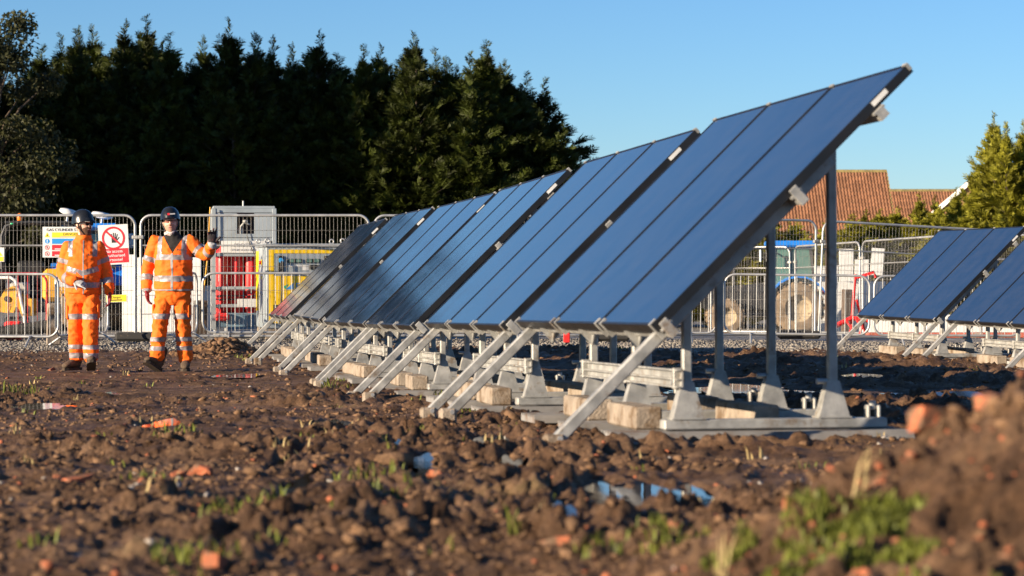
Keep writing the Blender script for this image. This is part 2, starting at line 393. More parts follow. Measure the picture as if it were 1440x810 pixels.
def leaf_mat(name, col, var=.45):
    m = bpy.data.materials.new(name); m.use_nodes = True
    N = m.node_tree.nodes; L = m.node_tree.links; B = N['Principled BSDF']
    oi = N.new('ShaderNodeObjectInfo'); geo = N.new('ShaderNodeNewGeometry')
    n = N.new('ShaderNodeTexNoise'); n.inputs['Scale'].default_value = 1.6; n.inputs['Detail'].default_value = 5; L.new(geo.outputs['Position'], n.inputs['Vector'])
    mr = N.new('ShaderNodeMapRange'); mr.inputs[1].default_value = .3; mr.inputs[2].default_value = .7; mr.inputs[3].default_value = 1-var; mr.inputs[4].default_value = 1+var
    L.new(n.outputs['Fac'], mr.inputs[0])
    m2 = N.new('ShaderNodeMapRange'); m2.inputs[3].default_value = .8; m2.inputs[4].default_value = 1.2; L.new(oi.outputs['Random'], m2.inputs[0])
    mu = N.new('ShaderNodeMath'); mu.operation = 'MULTIPLY'; L.new(mr.outputs[0], mu.inputs[0]); L.new(m2.outputs[0], mu.inputs[1])
    v = N.new('ShaderNodeVectorMath'); v.operation = 'SCALE'; v.inputs[0].default_value = col; L.new(mu.outputs[0], v.inputs['Scale'])
    L.new(v.outputs[0], B.inputs['Base Color']); B.inputs['Roughness'].default_value = .6; B.inputs['Specular IOR Level'].default_value = .25
    t = N.new('ShaderNodeBsdfTranslucent'); L.new(v.outputs[0], t.inputs[0])
    mx = N.new('ShaderNodeMixShader'); mx.inputs[0].default_value = .14
    L.new(B.outputs[0], mx.inputs[1]); L.new(t.outputs[0], mx.inputs[2]); L.new(mx.outputs[0], N['Material Output'].inputs[0])
    return m
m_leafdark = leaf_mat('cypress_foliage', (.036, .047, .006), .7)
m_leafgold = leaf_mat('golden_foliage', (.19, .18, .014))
m_leafbrown = leaf_mat('olive_leaves', (.038, .040, .012))

def glass_material():
    m = bpy.data.materials.new('solar_glass'); m.use_nodes = True
    N = m.node_tree.nodes; L = m.node_tree.links; B = N['Principled BSDF']
    tc = N.new('ShaderNodeTexCoord'); sp = N.new('ShaderNodeSeparateXYZ'); L.new(tc.outputs['Object'], sp.inputs[0])
    def lines(out, per, w, off=0.0):
        a = N.new('ShaderNodeMath'); a.operation = 'ADD'; a.inputs[1].default_value = off; L.new(out, a.inputs[0])
        d = N.new('ShaderNodeMath'); d.operation = 'DIVIDE'; d.inputs[1].default_value = per; L.new(a.outputs[0], d.inputs[0])
        f = N.new('ShaderNodeMath'); f.operation = 'FRACT'; L.new(d.outputs[0], f.inputs[0])
        l = N.new('ShaderNodeMath'); l.operation = 'LESS_THAN'; l.inputs[1].default_value = w; L.new(f.outputs[0], l.inputs[0]); return l.outputs[0]
    g1 = lines(sp.outputs['X'], .0915, .03); g2 = lines(sp.outputs['Y'], .183, .016)
    mxx = N.new('ShaderNodeMath'); mxx.operation = 'MAXIMUM'; L.new(g1, mxx.inputs[0]); L.new(g2, mxx.inputs[1])
    mx = N.new('ShaderNodeMix'); mx.data_type = 'RGBA'; L.new(mxx.outputs[0], mx.inputs[0]); mx.inputs[6].default_value = (.010, .022, .052, 1); mx.inputs[7].default_value = (.020, .030, .060, 1)
    # thin film of dust
    geo = N.new('ShaderNodeNewGeometry'); n = N.new('ShaderNodeTexNoise'); n.inputs['Scale'].default_value = 5; n.inputs['Detail'].default_value = 6; L.new(geo.outputs['Position'], n.inputs['Vector'])
    mr = N.new('ShaderNodeMapRange'); mr.inputs[1].default_value = .3; mr.inputs[2].default_value = .8; mr.inputs[3].default_value = 0; mr.inputs[4].default_value = .05; L.new(n.outputs['Fac'], mr.inputs[0])
    md = N.new('ShaderNodeMix'); md.data_type = 'RGBA'; L.new(mr.outputs[0], md.inputs[0]); L.new(mx.outputs[2], md.inputs[6]); md.inputs[7].default_value = (.32, .29, .25, 1)
    L.new(md.outputs[2], B.inputs['Base Color'])
    rr = N.new('ShaderNodeMapRange'); rr.inputs[1].default_value = .3; rr.inputs[2].default_value = .7; rr.inputs[3].default_value = .07; rr.inputs[4].default_value = .13; L.new(n.outputs['Fac'], rr.inputs[0])
    L.new(rr.outputs[0], B.inputs['Roughness']); B.inputs['IOR'].default_value = 1.88
    n4 = N.new('ShaderNodeTexNoise'); n4.inputs['Scale'].default_value = 2.2; n4.inputs['Detail'].default_value = 2; L.new(geo.outputs['Position'], n4.inputs['Vector'])
    bp = N.new('ShaderNodeBump'); bp.inputs['Strength'].default_value = .03; bp.inputs['Distance'].default_value = .02; L.new(n4.outputs['Fac'], bp.inputs['Height']); L.new(bp.outputs[0], B.inputs['Normal'])
    return m
m_solar = glass_material()
def water_material():
    m = bpy.data.materials.new('muddy_water'); m.use_nodes = True
    N = m.node_tree.nodes; L = m.node_tree.links; B = N['Principled BSDF']
    B.inputs['Base Color'].default_value = (.035, .024, .016, 1); B.inputs['Roughness'].default_value = .04; B.inputs['IOR'].default_value = 1.33
    geo = N.new('ShaderNodeNewGeometry'); n = N.new('ShaderNodeTexNoise'); n.inputs['Scale'].default_value = 9; L.new(geo.outputs['Position'], n.inputs['Vector'])
    bp = N.new('ShaderNodeBump'); bp.inputs['Strength'].default_value = .04; bp.inputs['Distance'].default_value = .01; L.new(n.outputs['Fac'], bp.inputs['Height']); L.new(bp.outputs[0], B.inputs['Normal'])
    return m
m_water = water_material()

# ================================================================ THE SETTING
def make_ground():
    ys = np.concatenate([[-80, -40, -20, -10, -5, -2, 0, 1.2, 2.2], np.geomspace(3.0, 42, 900), np.geomspace(42.6, 110, 60), [140, 200, 320, 600, 1200, 2500, 5500]])
    c0 = np.linspace(-.29, .29, 560); co = np.array([.31, .34, .40, .5, .7, 1.0, 1.6, 2.6, 5, 12, 40])
    cs = np.concatenate([-co[::-1], c0, co])
    Y, C = np.meshgrid(ys, cs, indexing='ij')
    X = C * (np.maximum(Y, 0) + .9)
    Z = np.empty_like(X)
    dense = (np.abs(C) < .33) & (Y > 2.9) & (Y < 43)
    Z[:] = g_base(X, Y); Z[dense] = g_full(X[dense], Y[dense])
    V = np.stack([X, Y, Z], -1).reshape(-1, 3); n, m = X.shape
    i = np.arange(n-1)[:, None]*m + np.arange(m-1)[None]
    Q = np.stack([i, i+1, i+m+1, i+m], -1).reshape(-1, 4)
    o = link('ground', np_mesh('ground', V, Q, m_mud, True)); tag(o, 'churned brown mud of the site', kind='structure')
make_ground()

for (x, y, rx, ry, z) in PUD:
    n = 40; k = np.arange(n)*2*math.pi/n
    rr = 1.05 + .25*np.sin(k*3 + x*5) + .12*np.sin(k*7 + y)
    V = np.concatenate([[[0, 0, 0]], np.stack([rx*rr*np.cos(k), ry*rr*np.sin(k), k*0], 1)])
    fs = [(0, 1+i, 1+(i+1) % n) for i in range(n)]
    o = link('puddle', np_mesh('puddle', V, fs, m_water), loc=(x, y, z - .027)); tag(o, 'shallow puddle of rain water in the mud', kind='structure')

def lumps(name, n, xy, size, mat, label, flat=.55, sub=1, sink=.5, angular=.62, kind='stuff'):
    """many irregular pieces joined as one uncounted mass; xy = positions, size = radii"""
    t = (1+5**.5)/2
    bv = np.array([(-1,t,0),(1,t,0),(-1,-t,0),(1,-t,0),(0,-1,t),(0,1,t),(0,-1,-t),(0,1,-t),(t,0,-1),(t,0,1),(-t,0,-1),(-t,0,1)], float)
    bv /= np.linalg.norm(bv[0])
    bf = np.array([(0,11,5),(0,5,1),(0,1,7),(0,7,10),(0,10,11),(1,5,9),(5,11,4),(11,10,2),(10,7,6),(7,1,8),(3,9,4),(3,4,2),(3,2,6),(3,6,8),(3,8,9),(4,9,5),(2,4,11),(6,2,10),(8,6,7),(9,8,1)])
    n = len(xy); P = np.repeat(bv[None], n, 0) * (1 + rng.uniform(-angular, angular, (n, 12, 1)))
    P = P * rng.uniform(.65, 1.35, (n, 1, 3)) * np.array([1, 1, flat])
    a = rng.uniform(0, 6.28, n); c, s = np.cos(a)[:, None], np.sin(a)[:, None]
    b = rng.uniform(-.6, .6, n); cb, sb = np.cos(b)[:, None], np.sin(b)[:, None]
    x, y, z = P[..., 0], P[..., 1], P[..., 2]
    x, z = x*cb - z*sb, x*sb + z*cb
    x, y = x*c - y*s, x*s + y*c
    P = np.stack([x, y, z], -1) * size[:, None, None]
    g = g_full(xy[:, 0], xy[:, 1])
    P[..., 0] += xy[:, 0:1]; P[..., 1] += xy[:, 1:2]; P[..., 2] += (g + size*flat*(1-2*sink)*.6)[:, None]
    Fc = (np.arange(n)[:, None, None]*12 + bf[None]).reshape(-1, 3)
    o = link(name, np_mesh(name, P.reshape(-1, 3), Fc, mat)); tag(o, label, kind=kind)
    return o

def scatter(n, y0, y1, spread=.24, keep=None):
    """positions spread evenly over the picture, i.e. denser near the lens"""
    y = np.exp(rng.uniform(math.log(y0), math.log(y1), n)); x = rng.uniform(-spread, spread, n)*y
    xy = np.stack([x, y], 1)
    if keep is not None: xy = xy[keep(x, y)]
    return xy
def dry(x, y):
    m = np.ones(len(x))
    for (a, b, rx, ry, zz) in PUD: m *= (((x-a)/rx)**2 + ((y-b)/ry)**2 > 1.1)
    return m
xy = scatter(30000, 4.2, 37, keep=lambda x, y: rng.random(len(x)) < np.clip(fbm(x*1.1, y*.8, 3, 70)*2.6-.75, .06, 1)*dry(x, y) * (1-.75*np.exp(-((y-25.5)/4)**2)*(x < .5)))
sz = .004 + .020*rng.random(len(xy))**5 + .00042*xy[:, 1]
big = rng.random(len(sz)) < .018; sz[big] *= rng.uniform(1.5, 2.3, big.sum())
lumps('mud_clods', 0, xy, sz, m_clod, 'crumbled clods of brown mud over the site')
xy = np.concatenate([scatter(800, 4.2, 36), np.stack([rng.uniform(.25, 1.3, 90), rng.uniform(4.5, 5.5, 90)], 1)]); lumps('brick_rubble', 0, xy, .004 + .013*rng.random(len(xy))**3 + .0003*xy[:, 1], m_brick, 'scattered small bits of red brick in the mud', flat=.6, angular=.5, sink=.3)
xy = scatter(160, 4.2, 36); lumps('pebbles', 0, xy, .006 + .010*rng.random(len(xy))**2 + .0003*xy[:, 1], m_pebble, 'small pale pebbles lying in the mud', sink=.2)
xy = np.stack([rng.uniform(-10, 11, 22000), rng.uniform(35.3, 41.5, 22000)], 1)
xy = xy[rng.random(len(xy)) < np.clip((xy[:, 1]-35.2)/1.6, .05, 1)]
lumps('gravel', 0, xy, rng.uniform(.012, .030, len(xy)), m_gravel, 'loose grey gravel along the foot of the fence', sink=.2)
# heap of loose earth behind the men
xy = np.stack([rng.normal(-3.95, .33, 500), rng.normal(33.8, .5, 500)], 1)
lumps('earth_heap', 0, xy, rng.uniform(.02, .06, 500), m_clod, 'small heap of crumbly earth behind the right worker')

def blades(name, tufts, mat, label):
    V = []; Fc = []
    for (x, y, n, h, r) in tufts:
        a = rng.uniform(0, 6.28, n); d = r*np.sqrt(rng.random(n)); bx = x + d*np.cos(a); by = y + d*np.sin(a); bz = g_full(bx, by)
        hh = h*rng.uniform(.4, 1.1, n); la = rng.uniform(0, 6.28, n); le = hh*rng.uniform(.2, .9, n); w = rng.uniform(.0018, .0036, n) + .00022*y
        for i in range(n):
            sx, sy = -math.sin(la[i])*w[i], math.cos(la[i])*w[i]; b = len(V)
            V += [(bx[i]-sx, by[i]-sy, bz[i]-.01), (bx[i]+sx, by[i]+sy, bz[i]-.01),
                  (bx[i]+math.cos(la[i])*le[i]*.4-sx*.7, by[i]+math.sin(la[i])*le[i]*.4-sy*.7, bz[i]+hh[i]*.65), (bx[i]+math.cos(la[i])*le[i]*.4+sx*.7, by[i]+math.sin(la[i])*le[i]*.4+sy*.7, bz[i]+hh[i]*.65),
                  (bx[i]+math.cos(la[i])*le[i], by[i]+math.sin(la[i])*le[i], bz[i]+hh[i])]
            Fc += [(b, b+1, b+3), (b, b+3, b+2), (b+2, b+3, b+4)]
    o = link(name, np_mesh(name, V, Fc, mat)); tag(o, label, kind='stuff')
def at(pxx, pxy):
    x, y = 0., 15.
    for _ in range(40):
        z = gb(x, y); y = .5*y + .5*max(3, (CZ - z)*F/(pxy-HOR)); x = (pxx-720)/F*y
    return x, y
tf = []
for (a, b, n, h, r) in ((20, 552, 60, .10, .25), (640, 555, 30, .07, .2), (258, 612, 40, .07, .15), (700, 560, 40, .06, .2), (515, 665, 45, .06, .14), (350, 708, 60, .05, .12), (930, 760, 90, .05, .12),
                        (830, 770, 40, .05, .08), (725, 752, 14, .08, .02), (280, 780, 60, .05, .12), (200, 668, 25, .05, .09), (540, 690, 40, .05, .1), (480, 545, 30, .07, .2), (345, 500, 20, .06, .2), (880, 490, 20, .07, .2), (1300, 600, 20, .06, .1)):
    x, y = at(a, b); tf.append((x, y, n, h, r))
for _ in range(14):                                    # grassy turf on the spoil heap
    tf.append((rng.normal(.66, .10), rng.normal(5.0, .12), 200, .026, .06))
for _ in range(5): tf.append((rng.normal(.85, .15), rng.normal(4.9, .15), 20, .022, .05))
for xx, yy in scatter(60, 5, 34): tf.append((xx, yy, 8, .04, .06))
blades('grass', tf, m_grass, 'thin tufts of green grass in the mud')
blades('dry_grass', [(x, y, 5, .06, .05) for x, y in scatter(60, 7, 34)] + [(.72, 5.2, 4, .12, .02), (.43, 5.1, 5, .1, .02)], m_straw, 'dry straw coloured grass stalks in the mud')

def brick_piece(pxx, pxy, s, label, Yfix=None):
    if Yfix: y = Yfix; x = (pxx-720)/F*y
    else: x, y = at(pxx, pxy)
    r = random.Random(int(pxx*7+pxy)); mb = MB(); w, d, h = s*r.uniform(.8, 1.1), s*r.uniform(.45, .7), s*r.uniform(.35, .55)
    mb.box(-w/2, w/2, -d/2, d/2, -h/2, h/2, bev=s*.09)
    vs = [Vector(v) for v in mb.v]
    for v in vs:                                       # broken end
        if v.x > 0: v.x += s*.25*math.sin(v.y*40/s*.1+r.random()*6)
        v.x += r.uniform(-1, 1)*s*.05; v.y += r.uniform(-1, 1)*s*.05; v.z += r.uniform(-1, 1)*s*.05
    mb.v = vs
    o = mb.build('brick_fragment', m_brick, loc=(x, y, gz(x, y)+h*.25), rot=(r.uniform(-.4, .4), r.uniform(-.4, .4), r.uniform(0, 3)))
    tag(o, label, 'brick', 'broken bricks lying in the mud')
for a in ((284, 658, .10, 'flat orange brick piece in open mud left of centre'), (108, 672, .11, 'broken orange brick piece in mud at far left'), (80, 664, .05, 'small brick chip left of the broken orange brick piece'),
          (305, 789, .08, 'orange brick piece at the bottom edge left of centre'), (935, 687, .08, 'brick lump standing in the puddle right of centre'), (250, 660, .05, 'small brick chip just left of the flat orange piece'),
          (788, 757, .06, 'small brick piece in foreground near bottom centre'), (612, 665, .06, 'dark red brick bit in mud near picture centre'),
          (545, 573, .06, 'small brick bit beside the third pair of struts'), (72, 517, .09, 'brick piece lying behind the left worker')):
    brick_piece(*a)
for a in ((1315, 622, .12, 'large orange brick chunk on top of the earth mound', 5.55), (1322, 788, .13, 'pale orange brick wedge low on the earth mound', 4.4), (1115, 690, .07, 'brick shard left of the turf on the mound', 5.2),
          (1393, 606, .07, 'orange brick chunk at the right crest of the mound', 5.5), (1135, 800, .09, 'brick piece at the foot of the mound by the bottom edge', 4.5), (1235, 660, .05, 'small brick chip below the large orange chunk', 5.3),
          (1395, 715, .06, 'brick chip on the right face of the mound', 5.0), (1000, 765, .08, 'muddy brick half buried at the left foot of the mound', 4.95)):
    brick_piece(*a[:4], Yfix=a[4])

# ---------------------------------------------------------------- trees
def sprays(P, D, Lg, nl=6, wid=.16, seed=0):
    """flat feathery sprays: one main point and nl pairs of side shoots each"""
    r = np.random.default_rng(seed); n = len(P)
    D = D/np.linalg.norm(D, axis=1, keepdims=True)
    rv = r.normal(size=(n, 3)); S = np.cross(D, rv); S /= np.linalg.norm(S, axis=1, keepdims=True); U = np.cross(S, D)
    V = []; 
    def tri(a, b, c): V.append(np.stack([a, b, c], 1))
    L = Lg[:, None]
    w = L*.045
    tri(P - S*w, P + S*w, P + D*L)
    for k in range(nl):
        t = .08 + .8*k/nl
        for sg in (-1, 1):
            l = L*(.52*(1 - t)**.8 + .10)*r.uniform(.7, 1.25, (n, 1))
            b = P + D*L*t
            d = D*r.uniform(.55, .85, (n, 1)) + sg*S*r.uniform(.5, .8, (n, 1)) + U*r.uniform(-.35, .25, (n, 1))
            ww = l*wid*(.8 + .5*r.random((n, 1)))
            q = D*ww
            m = b + d*l*.55
            tri(b - q*.3, m + U*ww*.5 + q*.6, b + d*l)
            tri(b + q*.3, b + d*l, m - q*.8 - U*ww*.3)
    return np.concatenate(V).reshape(-1, 3)

def conifer(seed, H, Rd, nb=150, leaders=4, base=.03, sl=(.26, .50), pw=.72):
    """cypress: boughs sweep up and out from several leaders and carry feathery sprays"""
    r = np.random.default_rng(seed)
    lead = [(0, 0, H, 1.0)] + [(r.uniform(-.55, .55)*Rd, r.uniform(-.4, .4)*Rd, H*r.uniform(.78, .98), .62) for _ in range(leaders)]
    P = []; D = []; Lg = []; tr = MB()
    for li, (lx, ly, h, f) in enumerate(lead):
        z0 = base*H if li == 0 else h*.30; m = nb if li == 0 else nb//3
        for k in range(m):
            rel = (k + r.random())/m; z = z0 + (h - z0)*rel**.9; az = r.uniform(0, 6.283)
            L = Rd*f*((1 - rel)**pw*r.uniform(.65, 1.30)*(1 - .5*max(0, (rel-.6)/.4)) + .04) * (min(1, .6 + rel*4) if li == 0 else 1)
            el = R(22 + 38*rel + r.uniform(-12, 16)); bend = r.uniform(.0, .35)
            n_ = max(4, int(5 + L*9)); t = r.uniform(.25, 1.0, n_)**.75; t[0] = 1; t[1] = .9
            d0 = np.array([math.cos(az)*math.cos(el), math.sin(az)*math.cos(el), math.sin(el)])
            p = np.array([lx, ly, z]) + t[:, None]*L*d0 + (t**2)[:, None]*L*bend*np.array([0, 0, .6]) + r.normal(0, .10, (n_, 3))*(L*.55+.1)
            d = d0 + np.array([0, 0, bend]) + r.normal(0, .38, (n_, 3))*(1.1 - .7*t[:, None])
            P.append(p); D.append(d); Lg.append(r.uniform(*sl, n_)*(.8 + .35*t)*(1 - .3*rel))
            if k % 3 == 0: tr.tube([(lx, ly, z), tuple(p[0]*.5 + np.array([lx, ly, z])*.5), tuple(p[0])], [.028, .018, .006], 4)
        k = 22; zz = h - np.linspace(-.09*H, .16*H, k); a2 = r.uniform(0, 6.28, k)
        P.append(np.stack([lx + 0*zz, ly + 0*zz, zz], 1)); D.append(np.stack([np.cos(a2)*.40, np.sin(a2)*.40, np.ones(k)*.85], 1)); Lg.append(np.linspace(.22, .5, k))
        tr.tube([(0, 0, H*.2) if li else (0, 0, -.2), (lx*.8, ly*.8, h*.45), (lx, ly, h*.97)], [.05*f*Rd + .02, .03*f*Rd+.012, .006], 6)
    P = np.concatenate(P); D = np.concatenate(D); Lg = np.concatenate(Lg)
    V = sprays(P, D, Lg, 6, .19, seed)
    return np_mesh('crown', V, np.arange(len(V)).reshape(-1, 3), None), tr.mesh('trunk', m_bark)
CON = [conifer(s, 8.0, 2.0) for s in (1, 2, 3, 4)]
def plant_tree(pxx, top, Y, var, label, mat, wscale=1.0, name='conifer_tree', cat='tree', group='tall cypress trees behind the fence', src=None, H=8.0, rz=None):
    src = src or CON
    cr, tr = src[var % len(src)]
    x, _, zt = px(pxx, top, Y); z0 = gb(x, Y) - .1; s = (zt - z0)/H
    o = empty(name, (x, Y, z0), rz if rz is not None else pxx*1.7); o.scale = (s*wscale, s*wscale, s)
    me = cr
    if mat.name not in [m.name for m in cr.materials if m]:
        key = cr.name + mat.name
        me = bpy.data.meshes.get(key)
        if me is None:
            if len(cr.materials) == 0: me = cr; me.materials.append(mat)
            else: me = cr.copy(); me.name = key; me.materials.clear(); me.materials.append(mat)
    link('crown', me, o); link('trunk', tr, o)
    tag(o, label, cat, group)
    return o
ROW = [(a, t + 20, Y + 33, v, w*1.55) for a, t, Y, v, w in [(-60, 60, 61, 0, 1.0), (40, 110, 60, 1, 1.0), (108, 58, 61.5, 2, .95), (132, 52, 63, 3, .9), (178, 46, 61, 0, .9), (206, 40, 62.5, 1, .9), (240, 62, 61, 2, .9), (285, 66, 63, 3, .9), (323, 44, 61.5, 1, .95),
       (382, 102, 63, 0, .9), (418, 125, 60.5, 2, 1.0), (449, 58, 62, 3, 1.0), (512, 78, 60.5, 1, .9), (536, 76, 62.5, 0, .9), (581, 60, 61, 2, .95), (640, 104, 62, 3, 1.0), (684, 72, 60.5, 1, 1.0), (735, 128, 61.5, 0, 1.0), (748, 165, 60.5, 2, 1.0), (776, 222, 60.5, 3, 1.2), (350, 130, 59.5, 3, 1.1), (150, 120, 59.5, 0, 1.1), (255, 135, 59.5, 1, 1.1), (560, 150, 59.5, 2, 1.2), (660, 175, 59.3, 0, 1.2), (75, 95, 60, 3, 1.0), (480, 112, 60.5, 0, 1.0), (612, 110, 61, 1, 1.0), (305, 95, 60, 2, 1.0), (712, 96, 61.5, 3, .9)] + [(60 + k*52, 78 + (k*37) % 26 + (34 if k > 12 else 0), 62.5 + (k % 2), k, 1.25) for k in range(13)]]
ORD = ['first', 'second', 'third', 'fourth', 'fifth', 'sixth', 'seventh', 'eighth', 'ninth', 'tenth', 'eleventh', 'twelfth', 'thirteenth', 'fourteenth', 'fifteenth', 'sixteenth', 'seventeenth', 'eighteenth', 'nineteenth', 'twentieth', 'twenty first', 'twenty second', 'twenty third', 'twenty fourth', 'twenty fifth', 'twenty sixth', 'twenty seventh', 'twenty eighth', 'twenty ninth', 'thirtieth', 'thirty first'] + ['thirty ' + w for w in ('second', 'third', 'fourth', 'fifth', 'sixth', 'seventh', 'eighth', 'ninth')] + ['fortieth'] + ['forty ' + w for w in ('first', 'second', 'third', 'fourth', 'fifth', 'sixth')]
srt = sorted(range(len(ROW)), key=lambda i: ROW[i][0])
for rank, i in enumerate(srt):
    a, t, Y, v, w = ROW[i]
    lab = ORD[rank] + ' dark cypress tree from the left in the tall screen'
    if rank == len(srt) - 1: lab = 'lowest rightmost cypress of the tall dark screen beside the panels'
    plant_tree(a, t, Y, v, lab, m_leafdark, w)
for k, (a, t, Y) in enumerate(((-140, 20, 92), (-260, -150, 86), (-380, -230, 84), (-500, -260, 82), (-640, -280, 80), (-800, -300, 80))):   # unseen rest of the screen, made taller to shade the visible trees
    plant_tree(a, t, Y, k, ['dark cypress just outside the left edge of the screen', 'unseen shading cypress second beyond the left edge', 'unseen shading cypress third beyond the left edge', 'unseen shading cypress fourth beyond the left edge', 'unseen shading cypress fifth beyond the left edge', 'unseen shading cypress last beyond the left edge'][k], m_leafdark, 1.15)

def broadleaf(seed, H, Rd, n=9000, ls=.13):
    r = np.random.default_rng(seed); tr = MB()
    tr.tube([(0, 0, -.2), (.1, 0, H*.3), (-.1, .1, H*.6), (0, 0, H*.9)], [.22, .17, .10, .02], 8)
    C = []
    for k in range(34):
        a = r.uniform(0, 6.28); z = H*r.uniform(.22, .95); rad = Rd*math.sqrt(max(.05, 1 - ((z/H-.5)/.55)**2))*r.uniform(.35, 1)
        c = np.array([rad*math.cos(a), rad*math.sin(a), z]); C.append((c, r.uniform(.35, .8)))
        tr.tube([(0, 0, z*.6), tuple(c*np.array([.5, .5, .88])), tuple(c)], [.06, .035, .01], 5)
    per = n//len(C); V = []
    for c, s in C:
        d = r.normal(size=(per, 3)); d /= np.linalg.norm(d, axis=1, keepdims=True); p = c + d*(s*r.random((per, 1))**.45)*np.array([1.1, 1.1, .8])
        u = r.normal(size=(per, 3)); u[:, 2] -= .6; u /= np.linalg.norm(u, axis=1, keepdims=True); w = np.cross(u, r.normal(size=(per, 3))); w /= np.linalg.norm(w, axis=1, keepdims=True)
        l = ls*r.uniform(.6, 1.3, (per, 1)); V.append(np.stack([p, p+u*l*.5+w*l*.22, p+u*l, p+u*l*.5-w*l*.22], 1))
    V = np.concatenate(V).reshape(-1, 3)
    return np_mesh('crown', V, np.arange(len(V)).reshape(-1, 4), None), tr.mesh('trunk', m_bark)
BL = [broadleaf(5, 8.0, 2.0, 16000, .15)]
plant_tree(-14, 8, 80, 0, 'loose dark broadleaf tree at the left edge of the picture', m_leafbrown, 1.0, 'broadleaf_tree', group=None, src=BL, rz=.4)
# right hand side: golden green hedge trees in front of the houses
HG = [(820, 322, 70, 2), (870, 318, 71, 3), (920, 320, 70, 0), (965, 316, 71, 1), (1005, 318, 70, 0), (1045, 312, 71, 1), (1085, 308, 70, 2), (1122, 312, 72, 3), (1160, 318, 70, 0), (1200, 306, 71, 1), (1238, 300, 72, 2), (1262, 286, 73, 3), (1292, 270, 74, 1), (1318, 282, 72, 0), (1345, 262, 75, 2), (1362, 300, 70, 3), (1405, 300, 70, 1)]
HL = ['hedge shrub hidden behind the second table, nearest the dark cypresses', 'hedge shrub hidden behind the nearest table upper left', 'hedge shrub hidden behind the middle of the nearest table', 'hedge shrub hidden behind the nearest table lower right', 'golden green hedge shrub behind the tractor cab, far left of the hedge', 'golden green hedge shrub second from the hedge left end', 'golden green hedge shrub under the left of the big roof', 'golden green hedge shrub under the middle of the big roof', 'golden green hedge shrub behind the near table rear post', 'golden green hedge shrub right of the near table rear post', 'golden green hedge shrub under the right verge of the big roof',
      'golden shrub below the gap between the big and small roofs', 'taller golden shrub in front of the small middle roof', 'golden shrub in front of the pale bargeboard', 'golden green bush in front of the brown gable roof', 'low hedge bush below the tall right hand conifer', 'low hedge bush at the right edge of the picture']
for k, (a, t, Y, v) in enumerate(HG):
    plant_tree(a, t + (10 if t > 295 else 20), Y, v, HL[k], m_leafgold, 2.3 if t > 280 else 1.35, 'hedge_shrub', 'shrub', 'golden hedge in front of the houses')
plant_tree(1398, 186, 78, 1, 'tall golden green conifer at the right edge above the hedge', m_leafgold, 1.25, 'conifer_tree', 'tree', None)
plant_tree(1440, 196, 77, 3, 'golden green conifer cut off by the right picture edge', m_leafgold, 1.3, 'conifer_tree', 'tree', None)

# ---------------------------------------------------------------- houses
def tiled_plane(w, run, rise, roll=.19, course=.34):
    """double-roman tiles as relief: rolls across, a step at each course; from eave (y=0) up to ridge (y=run)"""
    sl = math.hypot(run, rise); nc = max(2, int(sl/course)); nx = int(w/roll)*5
    xs = np.linspace(0, w, nx+1); wave = .045*np.clip(np.sin(xs/roll*2*math.pi)+.35, 0, 2)
    ss = []; hh = []
    for k in range(nc):
        ss += [k*sl/nc, (k+1)*sl/nc - .002]; hh += [.12, .0]
    ss = np.array(ss); hh = np.array(hh); nv = np.array([0, -rise/sl, run/sl]); dv = np.array([0, run/sl, rise/sl])
    X = xs[None, :, None]*np.array([1, 0, 0]) + ss[:, None, None]*dv + (hh[:, None] + wave[None])[..., None]*nv
    n, m = len(ss), nx+1; i = np.arange(n-1)[:, None]*m + np.arange(m-1)[None]
    return X.reshape(-1, 3), np.stack([i, i+1, i+m+1, i+m], -1).reshape(-1, 4)
def house(name, pxl, pxr, ridge_y, Y, eave_drop, label, run=4.2, depth_gable=False):
    xl, xr = (pxl-720)/F*Y, (pxr-720)/F*Y; zr = CZ - (ridge_y-HOR)/F*Y; z0 = -1.0; ze = zr - eave_drop; w = xr - xl
    h = empty(name, (xl, Y, z0)); zr -= z0; ze -= z0
    mb = MB(); mb.box(.15, w-.15, -run+.3, run-.3, -.5, ze)
    mb.poly([(.15, -run+.3, ze), (.15, run-.3, ze), (.15, 0, zr-.15)], (.2, 0, 0)); mb.poly([(w-.35, -run+.3, ze), (w-.35, run-.3, ze), (w-.35, 0, zr-.15)], (.2, 0, 0))
    mb.build('wall', m_housebrick, h)
    V, Q = tiled_plane(w, run, zr-ze); V[:, 1] -= run; V[:, 2] += ze
    rf = link('roof', np_mesh('roof', V, Q, m_rooftile, False), h)
    V2 = V.copy(); V2[:, 1] *= -1; link('roof_back', np_mesh('roof_back', V2, Q[:, ::-1], m_rooftile), h)
    m2 = MB(); n = int(w/.42)
    for k in range(n): m2.cyl((k*w/n, 0, zr+.02), ((k+.97)*w/n, 0, zr+.02), .13, 8)
    m2.build('ridge_tiles', m_ridge, rf)
    vb = MB()
    for xx in (-.02, w-.04): vb.bar((xx, -run-.05, ze-.06), (xx, 0, zr-.02), .06, .22); vb.bar((xx, run+.05, ze-.06), (xx, 0, zr-.02), .06, .22)
    vb.build('bargeboard', m_white if 'gable' in label else m_ridge, rf)
    for k in range(max(1, int(w/3.2))):
        cx = (k+.5)*w/max(1, int(w/3.2)); wd = MB().box(cx-.6, cx+.6, -run+.22, -run+.32, ze-1.7, ze-.5).build('window', m_white, h)
        for s in (-1, 1): MB().box(cx+s*.29-.26, cx+s*.29+.26, -run+.20, -run+.23, ze-1.63, ze-.57).build('pane', m_glass, wd)
    tag(h, label, 'house')
    return h
house('house', 985, 1247, 242, 150, 4.2, 'house with a broad brown tiled roof behind the near table posts', 4.6)
house('house', 1249, 1345, 269, 165, 3.6, 'lower house with red brown roof right of the big roof', 4.2)
